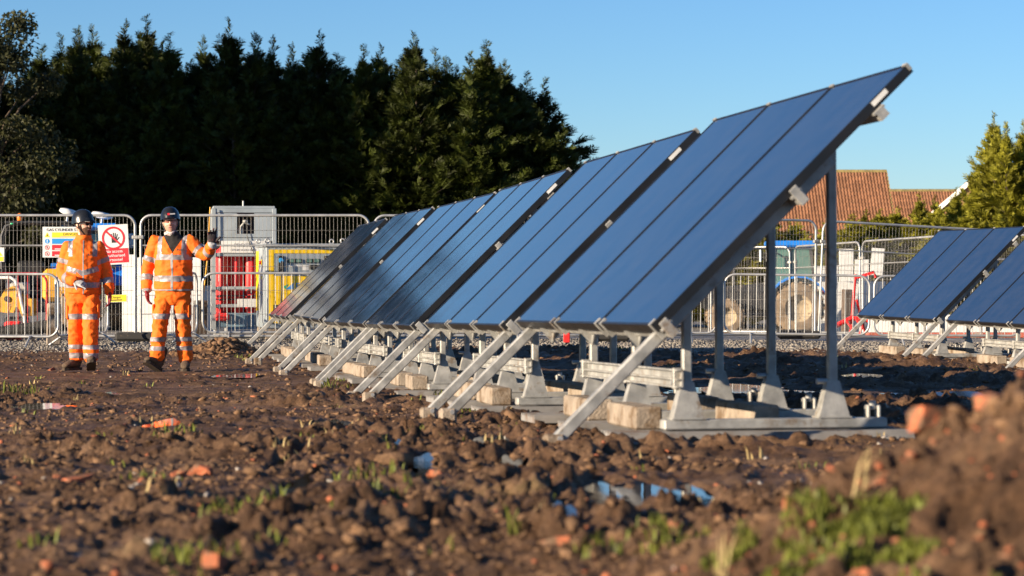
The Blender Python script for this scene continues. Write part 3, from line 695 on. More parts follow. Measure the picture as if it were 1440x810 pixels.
# gable-fronted house: ridge runs away from the lens
def gable_house(pxa, top, Y, half, drop, label):
    x, _, zr = px(pxa, top, Y); z0 = -1.0; zr -= z0; ze = zr - drop; dp = 9.0
    h = empty('house', (x, Y, z0), -.5)
    mb = MB(); mb.box(-half+.25, half-.25, 0, dp, -.5, ze); mb.poly([(-half+.25, 0, ze), (half-.25, 0, ze), (0, 0, zr-.12)], (0, dp, 0)); mb.build('wall', m_housebrick, h)
    for sg in (-1, 1):
        V, Q = tiled_plane(dp+.5, half+.2, drop+.15)
        W = np.stack([sg*(half+.2 - V[:, 1]), V[:, 0] - .25, V[:, 2] + ze - .12], 1)
        rf = link('roof', np_mesh('roof', W, Q if sg < 0 else Q[:, ::-1], m_rooftile), h)
        b = MB(); b.bar((sg*(half+.25), -.3, ze-.2), (0, -.3, zr-.02), .07, .24); b.build('bargeboard', m_white, rf)
    wd = MB().box(-.6, .6, -.08, .02, ze-1.2, ze-.1).build('window', m_white, h)
    for s in (-1, 1): MB().box(s*.29-.26, s*.29+.26, -.1, -.07, ze-1.13, ze-.17).build('pane', m_glass, wd)
    tag(h, label, 'house')
gable_house(1366, 256, 140, 4.2, 3.4, 'gabled house with brown roof and pale bargeboard behind the golden conifers')

# ================================================================ SOLAR TABLES
TW, TL, TT, H0 = 3.44, 1.76, R(44.5), .55
PW = 1.134
SLOPE = dict(loc=(0, 0, H0), rot=(0, -TT, 0))
def mk_meshes():
    d = {}
    b = MB(); t = .014                                   # black frame: four bars round the glass
    b.box(0, TL, 0, t, -.046, .0); b.box(0, TL, PW-t, PW, -.046, .0); b.box(0, t, t, PW-t, -.046, .0); b.box(TL-t, TL, t, PW-t, -.046, .0)
    b.box(.002, TL-.002, .002, PW-.002, -.044, -.036)    # backsheet
    d['frame'] = b.mesh('solar_panel', m_frame)
    d['glass'] = MB().box(t+.001, TL-t-.001, t+.001, PW-t-.001, -.012, -.003).mesh('glass', m_solar)
    d['clip'] = MB().box(TL-.012, TL+.004, -.028, .028, -.03, .006).mesh('clip', m_galv)
    d['rail'] = MB().box(-.025, .025, -.03, TW+.03, -.102, -.060).box(-.034, .034, -.03, TW+.03, -.060, -.048).mesh('rail', m_galv)
    d['endplate'] = MB().box(-.024, .024, -.007, .0, -.114, -.016, bev=.004).mesh('end_plate', m_galv)
    d['seamclip'] = MB().box(-.03, .012, -.012, .012, -.092, .004).mesh('clamp', m_galv)
    x0 = -(H0 - .084*math.cos(TT) + .03)/math.sin(TT)
    d['rafter'] = MB().box(x0, 1.20, -.027, .027, -.112, -.055, bev=.006).mesh('rafter', m_galv)
    d['bolt'] = MB().cyl((0, -.05, 0), (0, .05, 0), .014, 8).mesh('bolt', m_tube)
    d['strutfoot'] = MB().box(-.05, .05, -.045, .045, -.08, .06, bev=.015).mesh('foot', m_conc)
    d['gusset'] = MB().poly([(-.075, 0, 0), (.075, 0, 0), (0, 0, -.085)], (0, .008, 0)).poly([(0, -.07, 0), (0, .07, 0), (0, 0, -.085)], (.008, 0, 0)).mesh('gusset', m_galv)
    for k, u in (('fpost', .34), ('rpost', 1.09)):
        top = H0 + u*math.tan(TT) - .13
        d[k] = MB().box(-.023, .023, -.022, .022, .22, top, bev=.006).mesh('post', m_galv)
    p = MB(); p.rings([((0, 0, .085), (.001, 0, 0), (0, .001, 0))], 4); p = MB()
    w0, w1, e0, e1 = .078, .031, .046, .029
    v = [(-w0,-e0,.085),(w0,-e0,.085),(w0,e0,.085),(-w0,e0,.085),(-w1,-e1,.262),(w1,-e1,.262),(w1,e1,.262),(-w1,e1,.262)]
    p.add(v, [(3,2,1,0),(4,5,6,7),(0,1,5,4),(1,2,6,5),(2,3,7,6),(3,0,4,7)])
    p.box(-.086, .086, -.058, .058, .0775, .0855)
    d['pyr'] = p.mesh('foot', m_galv)
    d['beam'] = MB().box(.215, 1.36, -.055, .055, .028, .077, bev=.006).mesh('base_beam', m_galv)
    d['lug'] = MB().box(-.035, -.02, -.03, .03, .077, .14, bev=.004).box(.02, .035, -.03, .03, .077, .14, bev=.004).cyl((0, 0, .12), (0, 0, .16), .018, 8).cyl((-.04, 0, .125), (.04, 0, .125), .010, 8).mesh('anchor_lug', m_galv)
    q = MB(); q.box(-.004, .004, .60, 2.86, .235, .325)
    for zz in (.235, .272, .317): q.box(-.030, .004, .60, 2.86, zz, zz+.008)
    d['brace'] = q.mesh('brace_rail', m_galv)
    d['bracecap'] = MB().box(-.036, .012, -.02, .02, .228, .332, bev=.004).mesh('brace_bracket', m_galv)
    d['label'] = MB().box(-.05, .05, -.0015, .0, -.012, .012).mesh('label', m_label)
    d['block'] = MB().box(-.07, .07, -.36, .36, 0, .115, bev=.010).mesh('concrete_block', m_conc)
    mt = MB().box(-.75, .75, -.20, .20, -.02, .012)
    for k in range(7): mt.box(-.75, .75, -.19+k*.06, -.165+k*.06, .012, .024)
    d['mat'] = mt.mesh('rubber_mat', m_mat)
    return d
TM = mk_meshes()
FIT = [(0.651, 11.586, -0.284, 10.611, 1.055), (-0.069, 15.451, -0.381, 9.977, 1.152), (-0.785, 19.37, -0.481, 9.3, 1.12), (-1.385, 23.21, -0.558, 10.6, 0.935),
       (-2.103, 27.113, -0.61, 9.746, 0.38), (-2.813, 30.885, -0.663, 9.029, 0.639), (5.569, 32.828, -0.735, 9.306, 0.209), (6.196, 29.0, -0.722, 9.306, 0.2)]
TNAME = ['nearest table of the main row', 'second table of the main row', 'third table of the main row', 'fourth table of the main row', 'fifth table of the main row', 'farthest table of the main row',
         'left table of the right hand row', 'table at the right picture edge']
TLAB = ['nearest solar table with three black panels, tallest in the picture', 'second nearest solar table of the main row, just behind the nearest one', 'third solar table of the main row counting from the nearest', 'fourth solar table of the main row, with dark tree reflections at its foot',
        'fifth solar table of the main row, mostly dark with reflections', 'farthest solar table of the main row, black, beside the yellow cabinet', 'dark blue solar table of the right hand row, in front of white boards', 'dark blue solar table cut off by the right picture edge']
for ti, (x, y, z, yaw, roll) in enumerate(FIT):
    rot = (-R(roll), 0, R(yaw)); root = empty('solar_table', (x, y, CZ + z - H0), rot=rot)
    tag(root, TLAB[ti], 'solar table', 'solar panel tables in rows')
    MW = Matrix.Translation(root.location) @ Matrix.Rotation(R(yaw), 4, 'Z') @ Matrix.Rotation(-R(roll), 4, 'X')
    ct, st = math.cos(TT), math.sin(TT)
    S = lambda a, v, n: (a*ct - n*st, v, H0 + a*st + n*ct)
    for k in range(3):
        v0 = k*(PW + .019)
        p = link('solar_panel', TM['frame'], root, loc=S(0, v0, 0), rot=(0, -TT, 0))
        link('glass', TM['glass'], p)
        if k == 0: link('label', TM['label'], p, loc=(1.55, 0, -.018))
        link('clip', TM['clip'], p, loc=(0, PW+.009, 0))
        if k == 0: link('clip', TM['clip'], p, loc=(0, .02, 0))
    for a in (.045, .93, 1.50):
        rl = link('rail', TM['rail'], root, loc=S(a, 0, 0), rot=(0, -TT, 0))
        if a > 1.5: rl.scale = (1, .90, 1); rl.location.y += .17
        for v in ((-.031, TW+.039) if a < 1.5 else ()): link('end_plate', TM['endplate'], rl, loc=(0, v, 0))
        if a < .1:
            for v in (.03, PW-.05, PW+.07, 2*PW-.03, 2*PW+.09, TW-.03): link('clamp', TM['seamclip'], rl, loc=(-.02, v, 0))
    for v in (.12, 3.25):
        rf = link('rafter', TM['rafter'], root, loc=S(0, v, 0), rot=(0, -TT, 0))
        xx = -(H0 - .084*ct + .03)/st
        link('bolt', TM['bolt'], rf, loc=(xx+.07, 0, -.084))
        link('foot', TM['strutfoot'], root, loc=(xx*ct + .084*st + .03, v, -.02))
    for bi, v in enumerate((.66, 1.72, 2.78)):
        for mk, u in (('fpost', .34), ('rpost', 1.09)):
            po = link('post', TM[mk], root, loc=(u, v, 0)); link('foot', TM['pyr'], po)
            link('bolt', TM['bolt'], po, loc=(-.03, 0, .26), rot=(0, 0, R(90)))
        link('gusset', TM['gusset'], root, loc=S(.045, v, -.092)); 
        bm = link('base_beam', TM['beam'], root, loc=(0, v, 0)); link('anchor_lug', TM['lug'], bm, loc=(1.30, 0, 0))
        m = MW @ Vector((.70, v, -.003))
        mo = link('rubber_mat', TM['mat'], loc=m, rot=rot); tag(mo, 'grey rubber mat, %s one under the %s' % (('near', 'middle', 'far')[bi], TNAME[ti]), 'mat', 'rubber mats under the table feet')
    br = link('brace_rail', TM['brace'], root, loc=(.305, 0, 0))
    for v in (.66, 1.72, 2.78): link('brace_bracket', TM['bracecap'], br, loc=(0, v, 0))
    rr = random.Random(ti)
    for bk, (u, v, wh) in enumerate(((.16, 1.08, 'front near'), (.17, 2.22, 'front far'), (.80, 1.20, 'rear near'), (.82, 2.30, 'rear far'))):
        m = MW @ Vector((u + rr.uniform(-.02, .03), v + rr.uniform(-.08, .08), .0215))
        o = link('concrete_block', TM['block'], loc=m, rot=(rot[0], rr.uniform(-.02, .02), rot[2] + rr.uniform(-.06, .06)))
        tag(o, 'concrete block, %s under the %s' % (wh, TNAME[ti]), 'ballast block', 'concrete ballast blocks under the tables')

# ================================================================ FENCES AND BARRIERS
def rounded(w, z0, z1, r, rb=None, n=7):
    pts = []; rb = r if rb is None else rb
    for cx, cz, a0, q in ((w/2-r, z1-r, 0, r), (-w/2+r, z1-r, 90, r), (-w/2+rb, z0+rb, 180, rb), (w/2-rb, z0+rb, 270, rb)):
        for k in range(n): a = R(a0 + 90*k/(n-1)); pts.append((cx+q*math.cos(a), 0, cz+q*math.sin(a)))
    return pts
def span(p0, p1):
    a, b = Vector(p0), Vector(p1); d = b - a; xy = math.hypot(d.x, d.y)
    return (a+b)/2, d.length, (0, -math.atan2(d.z, xy), math.atan2(d.y, d.x))
def fence_panel(p0, p1, label, h=2.0):
    c, w, rot = span(p0, p1); o = empty('mesh_fence', c, rot=rot)
    MB().tube(rounded(w, .07, h, .17, .03), .021, 8, closed=True).build('frame', m_tube, o)
    n = int(w/.062); m = MB()
    for k in range(1, n): 
        xx = -w/2 + k*w/n; e = max(0, abs(xx) - (w/2-.17)); zt = h - (.17 - math.sqrt(max(0, .17**2 - e*e)))
        m.tube([(xx, .012, .08), (xx, .012, zt)], .0030, 3, cap=False)
    for zz in (.10, .42, .80, 1.18, 1.50, 1.53, 1.76): m.tube([(-w/2, .004, zz), (w/2, .004, zz)], .0034, 3, cap=False)
    m.build('wire_mesh', m_wire, o)
    MB().tube([(-w/2, 0, 1.52), (w/2, 0, 1.52)], .010, 6).build('cross_rail', m_tube, o)
    for sx in (-1, 1): MB().box(sx*w/2-.05, sx*w/2+.05, -.03, .03, 1.62, 1.68, bev=.012).build('coupler', m_galv, o)
    tag(o, label, 'fence panel', 'tall mesh site fence panels'); return o
def fence_foot(x, y, label):
    o = MB().box(-.36, .36, -.11, .11, 0, .14, bev=.04).build('fence_foot', m_rubber, loc=(x, y, gb(x, y)-.01)); tag(o, label, 'fence foot', 'black rubber feet of the site fence')
_bar = MB().tube([(0, 0, .17), (0, 0, 1.06)], .0062, 5, cap=False).mesh('bar', m_tube)
def barrier(p0, p1, label, mat=None, h=1.08, bars=True, name='pedestrian_barrier', nb=18):
    c, w, rot = span(p0, p1); o = empty(name, c, rot=rot); mat = mat or m_tube
    MB().tube(rounded(w, .15, h, .17), .019, 8, closed=True).build('frame', mat, o)
    bm = _bar
    if mat is not m_tube: bm = _bar.copy(); bm.materials.clear(); bm.materials.append(mat)
    for k in range(1, nb): link('bar', bm, o, loc=(-w/2 + k*w/nb, 0, 0), scale=(1, 1, (h-.17)/.89 if h != 1.08 else 1))
    for sx in (-1, 1):
        f = MB(); xx = sx*(w/2-.42); f.tube([(xx, -.28, .0), (xx, -.06, .15), (xx, .06, .15), (xx, .28, .0)], .017, 6); f.build('leg', mat, o)
    tag(o, label, 'barrier', 'low metal crowd barriers' if mat is m_tube else 'red barriers'); return o
def gp(pxx, Y, dz=0.0):
    x = (pxx-720)/F*Y; return (x, Y, gb(x, Y) + dz)
YF = 39.8
fence_panel(gp(-136, YF), gp(190, YF), 'mesh fence panel at far left carrying the three signs')
fence_panel(gp(198, YF), gp(519, YF), 'mesh fence panel behind the right worker in front of gas store')
fence_panel(gp(526, YF+.2), gp(850, YF+.6), 'mesh fence panel mostly hidden behind the main row of tables')
fence_panel(gp(-470, YF-.2), gp(-142, YF), 'mesh fence panel outside the left picture edge')
fence_panel(gp(858, YF+.8), gp(1146, 42.2), 'mesh fence panel in front of the blue tractor')
a = gp(1151, 42.2); b = gp(1466, 43.6); fence_panel(a, (b[0], b[1], a[2]-.20), 'mesh fence panel sloping down to the right behind the rear post')
fence_panel(gp(1000, 57.5), gp(1111, 56.3), 'farther mesh fence panel in front of the tractor cab', 2.0)
fence_panel(gp(1119, 56), gp(1210, 52.8), 'farther mesh fence panel left of the tall white board')
fence_panel(gp(1214, 52.4), gp(1329, 49.2), 'farther mesh fence panel left of the right hand tables')
fence_panel(gp(1333, 49.0), gp(1560, 48.5), 'farther mesh fence panel behind the right hand tables')
for a, l in ((194, 'black fence foot between the two workers'), (522, 'black fence foot behind the fifth table legs'), (-139, 'black fence foot left of the frame'), (1148, 'black fence foot below the leaning fence joint'), (854, 'black fence foot behind the nearest table legs')): fence_foot((a-720)/F*YF, YF if a < 1000 else 42.2, l)
fence_foot(*gp(1114, 56.2)[:2], 'pale dusty fence foot in front of tractor step')
YB = 39.1
barrier(gp(-130, 37.2), gp(82, 36.9), 'crowd barrier at far left beside the left worker')
c = gp(88, 37.2); barrier((c[0]-.12, 37.3, c[2]), (c[0]+.32, 39.4, c[2]), 'crowd barrier seen end on just behind the left worker')
barrier(gp(285, YB), gp(490, YB+.1), 'crowd barrier in front of the gas store and yellow cabinet')
barrier(gp(226, 37.4), gp(277, 39.4), 'crowd barrier standing behind the right worker legs')
barrier(gp(560, YB), gp(765, YB+.1), 'crowd barrier seen between the legs of the second table')
barrier(gp(800, YB), gp(1008, YB+.1), 'crowd barrier left of the near rear posts')
barrier(gp(1018, YB+.2), gp(1222, YB), 'crowd barrier in front of the big tractor wheel')
barrier(gp(1229, YB), gp(1436, YB+.2), 'crowd barrier behind the right hand table legs')
barrier(gp(1440, YB), gp(1650, YB+.2), 'crowd barrier cut by the right picture edge')

# ---------------------------------------------------------------- signs
def sign(name, x0, x1, y0, y1, Y, label, tilt=0.0):
    a = px((x0+x1)/2, (y0+y1)/2, Y); w = (x1-x0)/F*Y; h = (y1-y0)/F*Y
    o = empty(name, a, rot=(0, tilt, 0)); MB().box(-w/2, w/2, -.004, .004, -h/2, h/2).build('board', m_label, o)
    tag(o, label, 'sign'); return o, w, h
def patch(o, name, x0, x1, z0, z1, mat, d=.0065): return MB().box(x0, x1, -d, -d+.0015, z0, z1).build(name, mat, o)
def ring(o, name, cx, cz, r0, r1, mat, d=.0065, n=36):
    m = MB(); vs = []; 
    for k in range(n): a = 2*math.pi*k/n; vs += [(cx+r0*math.cos(a), -d, cz+r0*math.sin(a)), (cx+r1*math.cos(a), -d, cz+r1*math.sin(a))]
    m.add(vs, [(2*k, 2*((k+1) % n), 2*((k+1) % n)+1, 2*k+1) for k in range(n)]); return m.build(name, mat, o)
def disc(o, name, cx, cz, r, mat, d=.0065, n=28):
    m = MB(); m.add([(cx+r*math.cos(2*math.pi*k/n), -d, cz+r*math.sin(2*math.pi*k/n)) for k in range(n)], [tuple(range(n))]); return m.build(name, mat, o)
def letter(o, body, size, x, z, mat, d=.0075, align='CENTER', space=1.0):
    return link('lettering', text_mesh(body, size, mat, align, space), o, loc=(x, -d, z), rot=(R(90), 0, 0))
YS = YF - .035
o, w, h = sign('danger_sign', 60, 126, 319, 362, YS, 'white gas cylinder danger sign with yellow blue and red bars')
letter(o, 'GAS CYLINDER STORE', .062, 0, h*.40, m_txtblack)
for k, (mt, tx) in enumerate(((m_signyel, 'DANGER'), (m_signblue, ''), (m_signred, ''), (m_signred, ''))):
    z1 = h*.32 - k*h*.205; patch(o, 'bar', -w*.30, w*.47, z1-h*.17, z1, mt)
    cz = z1-h*.085; cx = -w*.40
    if k == 0:
        m = MB(); m.add([(cx-.042, -.0065, cz-.035), (cx+.042, -.0065, cz-.035), (cx, -.0065, cz+.042)], [(0, 1, 2)]); m.build('warning_triangle', m_signyel, o)
        m = MB(); m.add([(cx-.012, -.0075, cz-.020), (cx+.012, -.0075, cz-.020), (cx, -.0075, cz+.018)], [(0, 1, 2)]); m.build('flame', m_txtblack, o)
        letter(o, tx, .062, w*.10, cz+.012, m_txtblack); patch(o, 'text_line', -w*.12, w*.30, cz-.034, cz-.022, m_txtgrey, .0075)
    elif k == 1:
        disc(o, 'disc', cx, cz, .038, m_signblue); patch(o, 'mark', cx-.006, cx+.006, cz-.008, cz+.024, m_txtwhite, .0075); patch(o, 'mark', cx-.006, cx+.006, cz-.025, cz-.014, m_txtwhite, .0075)
    else:
        ring(o, 'ring', cx, cz, .030, .038, m_signred); m = MB(); m.bar((cx-.024, -.0072, cz+.024), (cx+.024, -.0072, cz-.024), .0015, .007, up=(0, 0, 1)); m.build('slash', m_signred, o)
        m = MB(); m.bar((cx-.008, -.0068, cz-.018), (cx+.004, -.0068, cz+.018), .001, .009); m.build('figure', m_txtblack, o)
        patch(o, 'text_line', -w*.24, w*.30, cz-.03, cz-.018, m_txtwhite, .0075)
o, w, h = sign('no_access_sign', 139, 181, 316, 372, YS, 'tilted white no access sign with red ring and black hand', R(-3))
cz = h*.165; rr = w*.385
ring(o, 'ring', 0, cz, rr*.83, rr, m_signred, .0085)
m = MB(); m.bar((-rr*.66, -.0080, cz+rr*.66), (rr*.66, -.0080, cz-rr*.66), .0015, rr*.15); m.build('slash', m_signred, o)
m = MB(); m.box(-.03, .055, -.0065, -.005, cz-.075, cz+.01)                      # black hand: palm, four fingers and a thumb
for k, (fx, fl) in enumerate(((-.022, .065), (.002, .085), (.026, .08), (.049, .06))): m.bar((fx, -.006, cz), (fx*1.35, -.006, cz+fl), .0012, .016)
m.bar((.05, -.006, cz-.04), (.095, -.006, cz+.01), .0012, .016); m.build('hand', m_txtblack, o)
patch(o, 'red_panel', -w*.48, w*.48, -h*.46, -h*.10, m_signred)
for k, t in enumerate(('No access', 'unauthorised', 'personnel')): letter(o, t, .066, .0, -h*.17 - k*h*.105, m_txtwhite)
o, w, h = sign('yellow_notice', 149, 178, 414.5, 425, YS, 'small yellow danger notice low on the fence between the workers', R(-2))
patch(o, 'yellow_face', -w*.49, w*.49, -h*.44, h*.48, m_signyel); letter(o, 'Danger', .055, 0, h*.16, m_txtblack); patch(o, 'text_line', -w*.28, w*.28, -h*.28, -h*.14, m_txtblack, .0075)
o, w, h = sign('warning_sign', -14, 6, 348, 368, YS, 'small white and yellow warning sign cut by the left picture edge')
patch(o, 'yellow_panel', -w*.45, w*.45, -h*.46, -h*.15, m_signyel); m = MB(); m.add([(-.09, -.0065, -.02), (.09, -.0065, -.02), (0, -.0065, .10)], [(0, 1, 2)]); m.build('warning_triangle', m_signyel, o)
m = MB(); m.add([(-.02, -.0075, 0.0), (.02, -.0075, 0.0), (0, -.0075, .06)], [(0, 1, 2)]); m.build('symbol', m_txtblack, o)

# ================================================================ GAS STORE AND POWER CABINET
def gas_store():
    Y = 42.6; x = (342-720)/F*Y; z0 = gb(x, Y); w, d, h = 1.02, .95, 2.17
    o = empty('gas_cylinder_store', (x, Y, z0), R(8)); tag(o, 'grey steel rack of red gas cylinders behind the fence', 'gas store')
    for sx in (-1, 1):
        for sy in (-1, 1): MB().box(sx*w/2-.035, sx*w/2+.035, sy*d/2-.035, sy*d/2+.035, .12, h, bev=.005).build('post', m_steelblue, o)
    for z, t in ((.50, .05), (.80, .05), (1.36, .06), (1.62, .05), (h-.07, .07)):
        b = MB()
        for sy in (-1, 1): b.box(-w/2+.037, w/2-.037, sy*d/2-.025, sy*d/2+.025, z, z+t)
        for sx in (-1, 1): b.box(sx*w/2-.025, sx*w/2+.025, -d/2+.037, d/2-.037, z, z+t)
        b.build('cross_beam', m_steelblue, o)
    b = MB(); b.box(-w/2+.04, -.12, -d/2-.02, -d/2+.0, 1.68, h-.08).box(.17, w/2-.04, -d/2-.02, -d/2, 1.68, h-.08).box(-.118, .168, -d/2-.02, -d/2, 1.68, 1.74); b.build('front_panel', m_steelblue, o)
    MB().box(-w/2-.01, w/2+.01, -d/2-.01, d/2+.01, h, h+.04, bev=.006).build('top_panel', m_steelblue, o)
    MB().box(-w/2+.02, w/2-.02, d/2-.02, d/2, 1.40, h-.08).build('back_panel', m_darksteel, o)
    MB().box(-w/2-.004, -w/2+.004, -d/2+.04, d/2-.04, 1.68, h-.08).build('side_panel', m_white, o)
    v = MB(); v.tube([(-.06, -.46, 1.72), (-.06, -.46, 1.86), (.0, -.47, 1.93), (.1, -.46, 1.9)], .018, 8).lathe([(0.001, 1.92), (.045, 1.93), (.045, 1.97), (.001, 1.98)], (.02, -.46, 0), 12).lathe([(.001, 0), (.05, 0), (.05, .12), (.02, .15), (.001, .15)], (-.06, -.42, 1.70), 12).build('valve', m_galv, o)
    MB().tube([(.03, -.5, 1.95), (.05, -.53, 1.7), (.12, -.54, 1.5), (.22, -.53, 1.3)], .007, 5).build('hose', m_rubber, o)
    s = MB().box(-w/2+.12, w/2-.07, -d/2-.045, -d/2-.03, 1.42, 1.62).build('name_board', m_white, o)
    link('lettering', text_mesh('PROTIUM', .095, m_txtgrey), s, loc=(.03, -d/2-.048, 1.545), rot=(R(90), 0, 0)); link('lettering', text_mesh('HYDROGEN ENERGY', .055, m_txtgrey), s, loc=(.03, -d/2-.048, 1.465), rot=(R(90), 0, 0))
    cyl = MB().lathe([(.001, 0), (.105, .01), (.112, .03), (.112, 1.02), (.095, 1.09), (.04, 1.13), (.03, 1.18), (.001, 1.18)], n=20).mesh('gas_cylinder', m_red)
    for j in range(3):
        for k in range(4):
            if j > 0 or k < 5: link('gas_cylinder', cyl, o, loc=(-w/2+.16+k*.235, -d/2+.20+j*.27, .38))
    st = MB()
    for zz in (.62, .68): st.box(-w/2+.03, w/2-.03, -d/2+.075, -d/2+.082, zz, zz+.02)
    st.build('strap', m_black, o)
    MB().box(-w/2, w/2, -d/2, d/2, .16, .40, bev=.01).build('tray', pmat('blue_grey_tray', (.16, .25, .33), .5, .1, var=.2), o)
    MB().box(-.12, .24, -d/2-.05, -d/2-.036, .50, .64).build('plaque', m_label, o)
    MB().box(-w/2+.02, -w/2+.26, -d/2-.12, -d/2-.005, .27, .40, bev=.03).build('red_box', m_red, o)
    [MB().box(sx*.4-.1, sx*.4+.1, -.45, .45, 0, .158).build('skid', m_white, o) for sx in (-1, 1)]
    MB().cyl((0, 0, h+.04), (0, 0, h+.14), .012, 8).build('vent_pipe', m_white, o)
    MB().tube([(-w/2-.06, -d/2-.1, h+.02), (-w/2-.10, -d/2-.12, 1.4), (-w/2-.2, -d/2-.14, .5)], .012, 6).build('earth_strap', m_dyellow, o)
gas_store()
def power_cabinet():
    Y = 41.3; x = (422-720)/F*Y; z0 = gb(x, Y); w, d, h = 1.30, 1.25, 1.56
    o = empty('power_cabinet', (x, Y, z0), R(13)); tag(o, 'yellow and grey electrical power cabinet with lifting eyes', 'power cabinet')
    MB().box(-w/2, w/2, -d/2, d/2, .17, h-.06, bev=.015).build('body', m_steelblue, o)
    MB().box(-w/2-.02, w/2+.02, -d/2-.02, d/2+.02, h-.058, h, bev=.012).build('lid', m_steelblue, o)
    for sx in (-1, 1):
        for sy in (-1, 1):
            ey = MB(); ey.tube([(sx*(w/2-.03)+.035*math.cos(a*math.pi/5), sy*(d/2-.04), h+.045+.035*math.sin(a*math.pi/5)) for a in range(10)], .013, 6, closed=True); ey.build('lifting_eye', m_tube, o)
            MB().box(sx*(w/2-.1)-.09, sx*(w/2-.1)+.09, sy*(d/2-.1)-.09, sy*(d/2-.1)+.09, 0, .168).build('leg', m_conc, o)
    fy = -d/2
    b = MB(); b.box(-w/2+.05, w/2-.05, fy-.012, fy-.002,   .26, 1.03).box(-w/2+.05, -w/2+.13, fy-.012, fy-.002, 1.032, h-.10).box(w/2-.13, w/2-.05, fy-.012, fy-.002, 1.032, h-.10).box(-w/2+.132, w/2-.132, fy-.012, fy-.002, h-.16, h-.10)
    dr = b.build('front_panel', m_yellow, o)
    b = MB()
    for k in range(8): b.box(-w/2+.12+k*.016, -w/2+.13+k*.016, fy-.016, fy-.011, .36, .56)
    b.build('vent_slots', m_black, dr)
    zm = lambda z: 1.05 + (z-.80)*.62
    pn = MB().box(-w/2+.132, w/2-.132, fy-.006, fy-.001, 1.034, h-.165).build('control_panel', m_steelblue, o)
    for (a, b_, c, e) in ((-.46, -.36, .86, 1.30), (-.30, -.06, 1.12, 1.22), (.0, .24, 1.12, 1.22), (.30, .46, .98, 1.30), (.06, .22, .94, 1.06)): MB().box(a, b_, fy-.03, fy-.007, zm(c), zm(e), bev=.008).build('socket', m_black, pn)
    for (a, b_) in ((-.28, -.20), (-.16, -.08), (.02, .10), (.14, .22)): MB().box(a, b_, fy-.034, fy-.031, zm(1.13), zm(1.21)).build('window', m_glass, pn)
    for (a, b_, c, e) in ((-.27, -.06, 1.0, 1.06), (-.05, .05, .92, 1.05)): MB().box(a, b_, fy-.009, fy-.007, zm(c), zm(e)).build('sticker', m_label, pn)
    MB().cyl((-.41, fy-.07, zm(1.18)), (-.41, fy-.03, zm(1.18)), .040, 14).build('plug', m_bluebarrel, pn)
    MB().tube([(-.41, fy-.08, zm(1.16)), (-.40, fy-.09, .8), (-.42, fy-.09, .5), (-.40, fy-.1, .05)], .014, 6).build('cable', m_black, o)
    link('lettering', text_mesh('ECO', .15, m_signblue, 'LEFT'), dr, loc=(-.17, fy-.0145, .86), rot=(R(90), 0, 0))
    m = MB(); m.add([(-.33, fy-.0145, .81), (-.20, fy-.0145, .81), (-.20, fy-.0145, .92)], [(0, 1, 2)]); m.build('logo_mark', m_signblue, dr)
    m = MB(); m.add([(-.37, fy-.0145, .86), (-.33, fy-.0145, .81), (-.28, fy-.0145, .90)], [(0, 1, 2)]); m.build('logo_mark', m_green, dr)
    sx = -w/2; sd = MB(); sd.box(sx-.010, sx-.002, -d/2+.06, d/2-.40, .26, h-.10).build('side_door', m_steelblue, o)
    MB().box(sx-.012, sx-.002, d/2-.38, d/2-.06, .45, h-.12).build('side_panel', m_yellow, o)
    M = Matrix.Translation((sx-.011, -.18, 1.25)) @ Matrix.Rotation(R(-90), 4, 'Y')
    MB().lathe([(.001, 0), (.05, 0), (.05, .01), (.001, .01)], n=16, M=M).build('stop_button_plate', m_signyel, o); MB().lathe([(.001, .012), (.028, .012), (.028, .045), (.001, .05)], n=14, M=M).build('stop_button', m_red, o)
    MB().box(sx-.013, sx-.0105, -.28, -.08, .98, 1.16).build('sticker', m_label, o); MB().box(sx-.015, sx-.0135, -.26, -.10, .98, 1.03).build('sticker', m_signyel, o)
    MB().box(sx-.03, sx-.011, -.26, -.12, .72, .735).build('handle', m_tube, o)
power_cabinet()

# ================================================================ TRACTORS AND PLANT
def wheel(r, w, name, parent, loc):
    b = MB(); Mr = Matrix.Rotation(R(90), 4, 'X')
    b.lathe([(r*.52, -w/2), (r*.80, -w/2), (r*.93, -w*.44), (r*.96, -w*.2), (r*.96, w*.2), (r*.93, w*.44), (r*.80, w/2), (r*.52, w/2)], n=28, M=Mr, cap=False)
    n = 18
    for k in range(n):
        for sg in (-1, 1):
            a = 2*math.pi*(k + (.5 if sg > 0 else 0))/n; a2 = a + .16
            b.bar((r*.97*math.cos(a), sg*w*.48, r*.97*math.sin(a)), (r*.97*math.cos(a2), 0, r*.97*math.sin(a2)), .07*r, .06*r, up=(math.cos(a), 0, math.sin(a)))
    t = b.build(name, m_tyre, parent, loc=loc)
    MB().lathe([(.001, -w*.20), (r*.16, -w*.24), (r*.2, -w*.1), (r*.40, -w*.12), (r*.52, -w*.42), (r*.54, -w*.44), (r*.54, w*.44), (r*.5, w*.4), (r*.4, .1*w), (.001, w*.1)], n=24, M=Mr, cap=False).build('rim', m_rim, t)
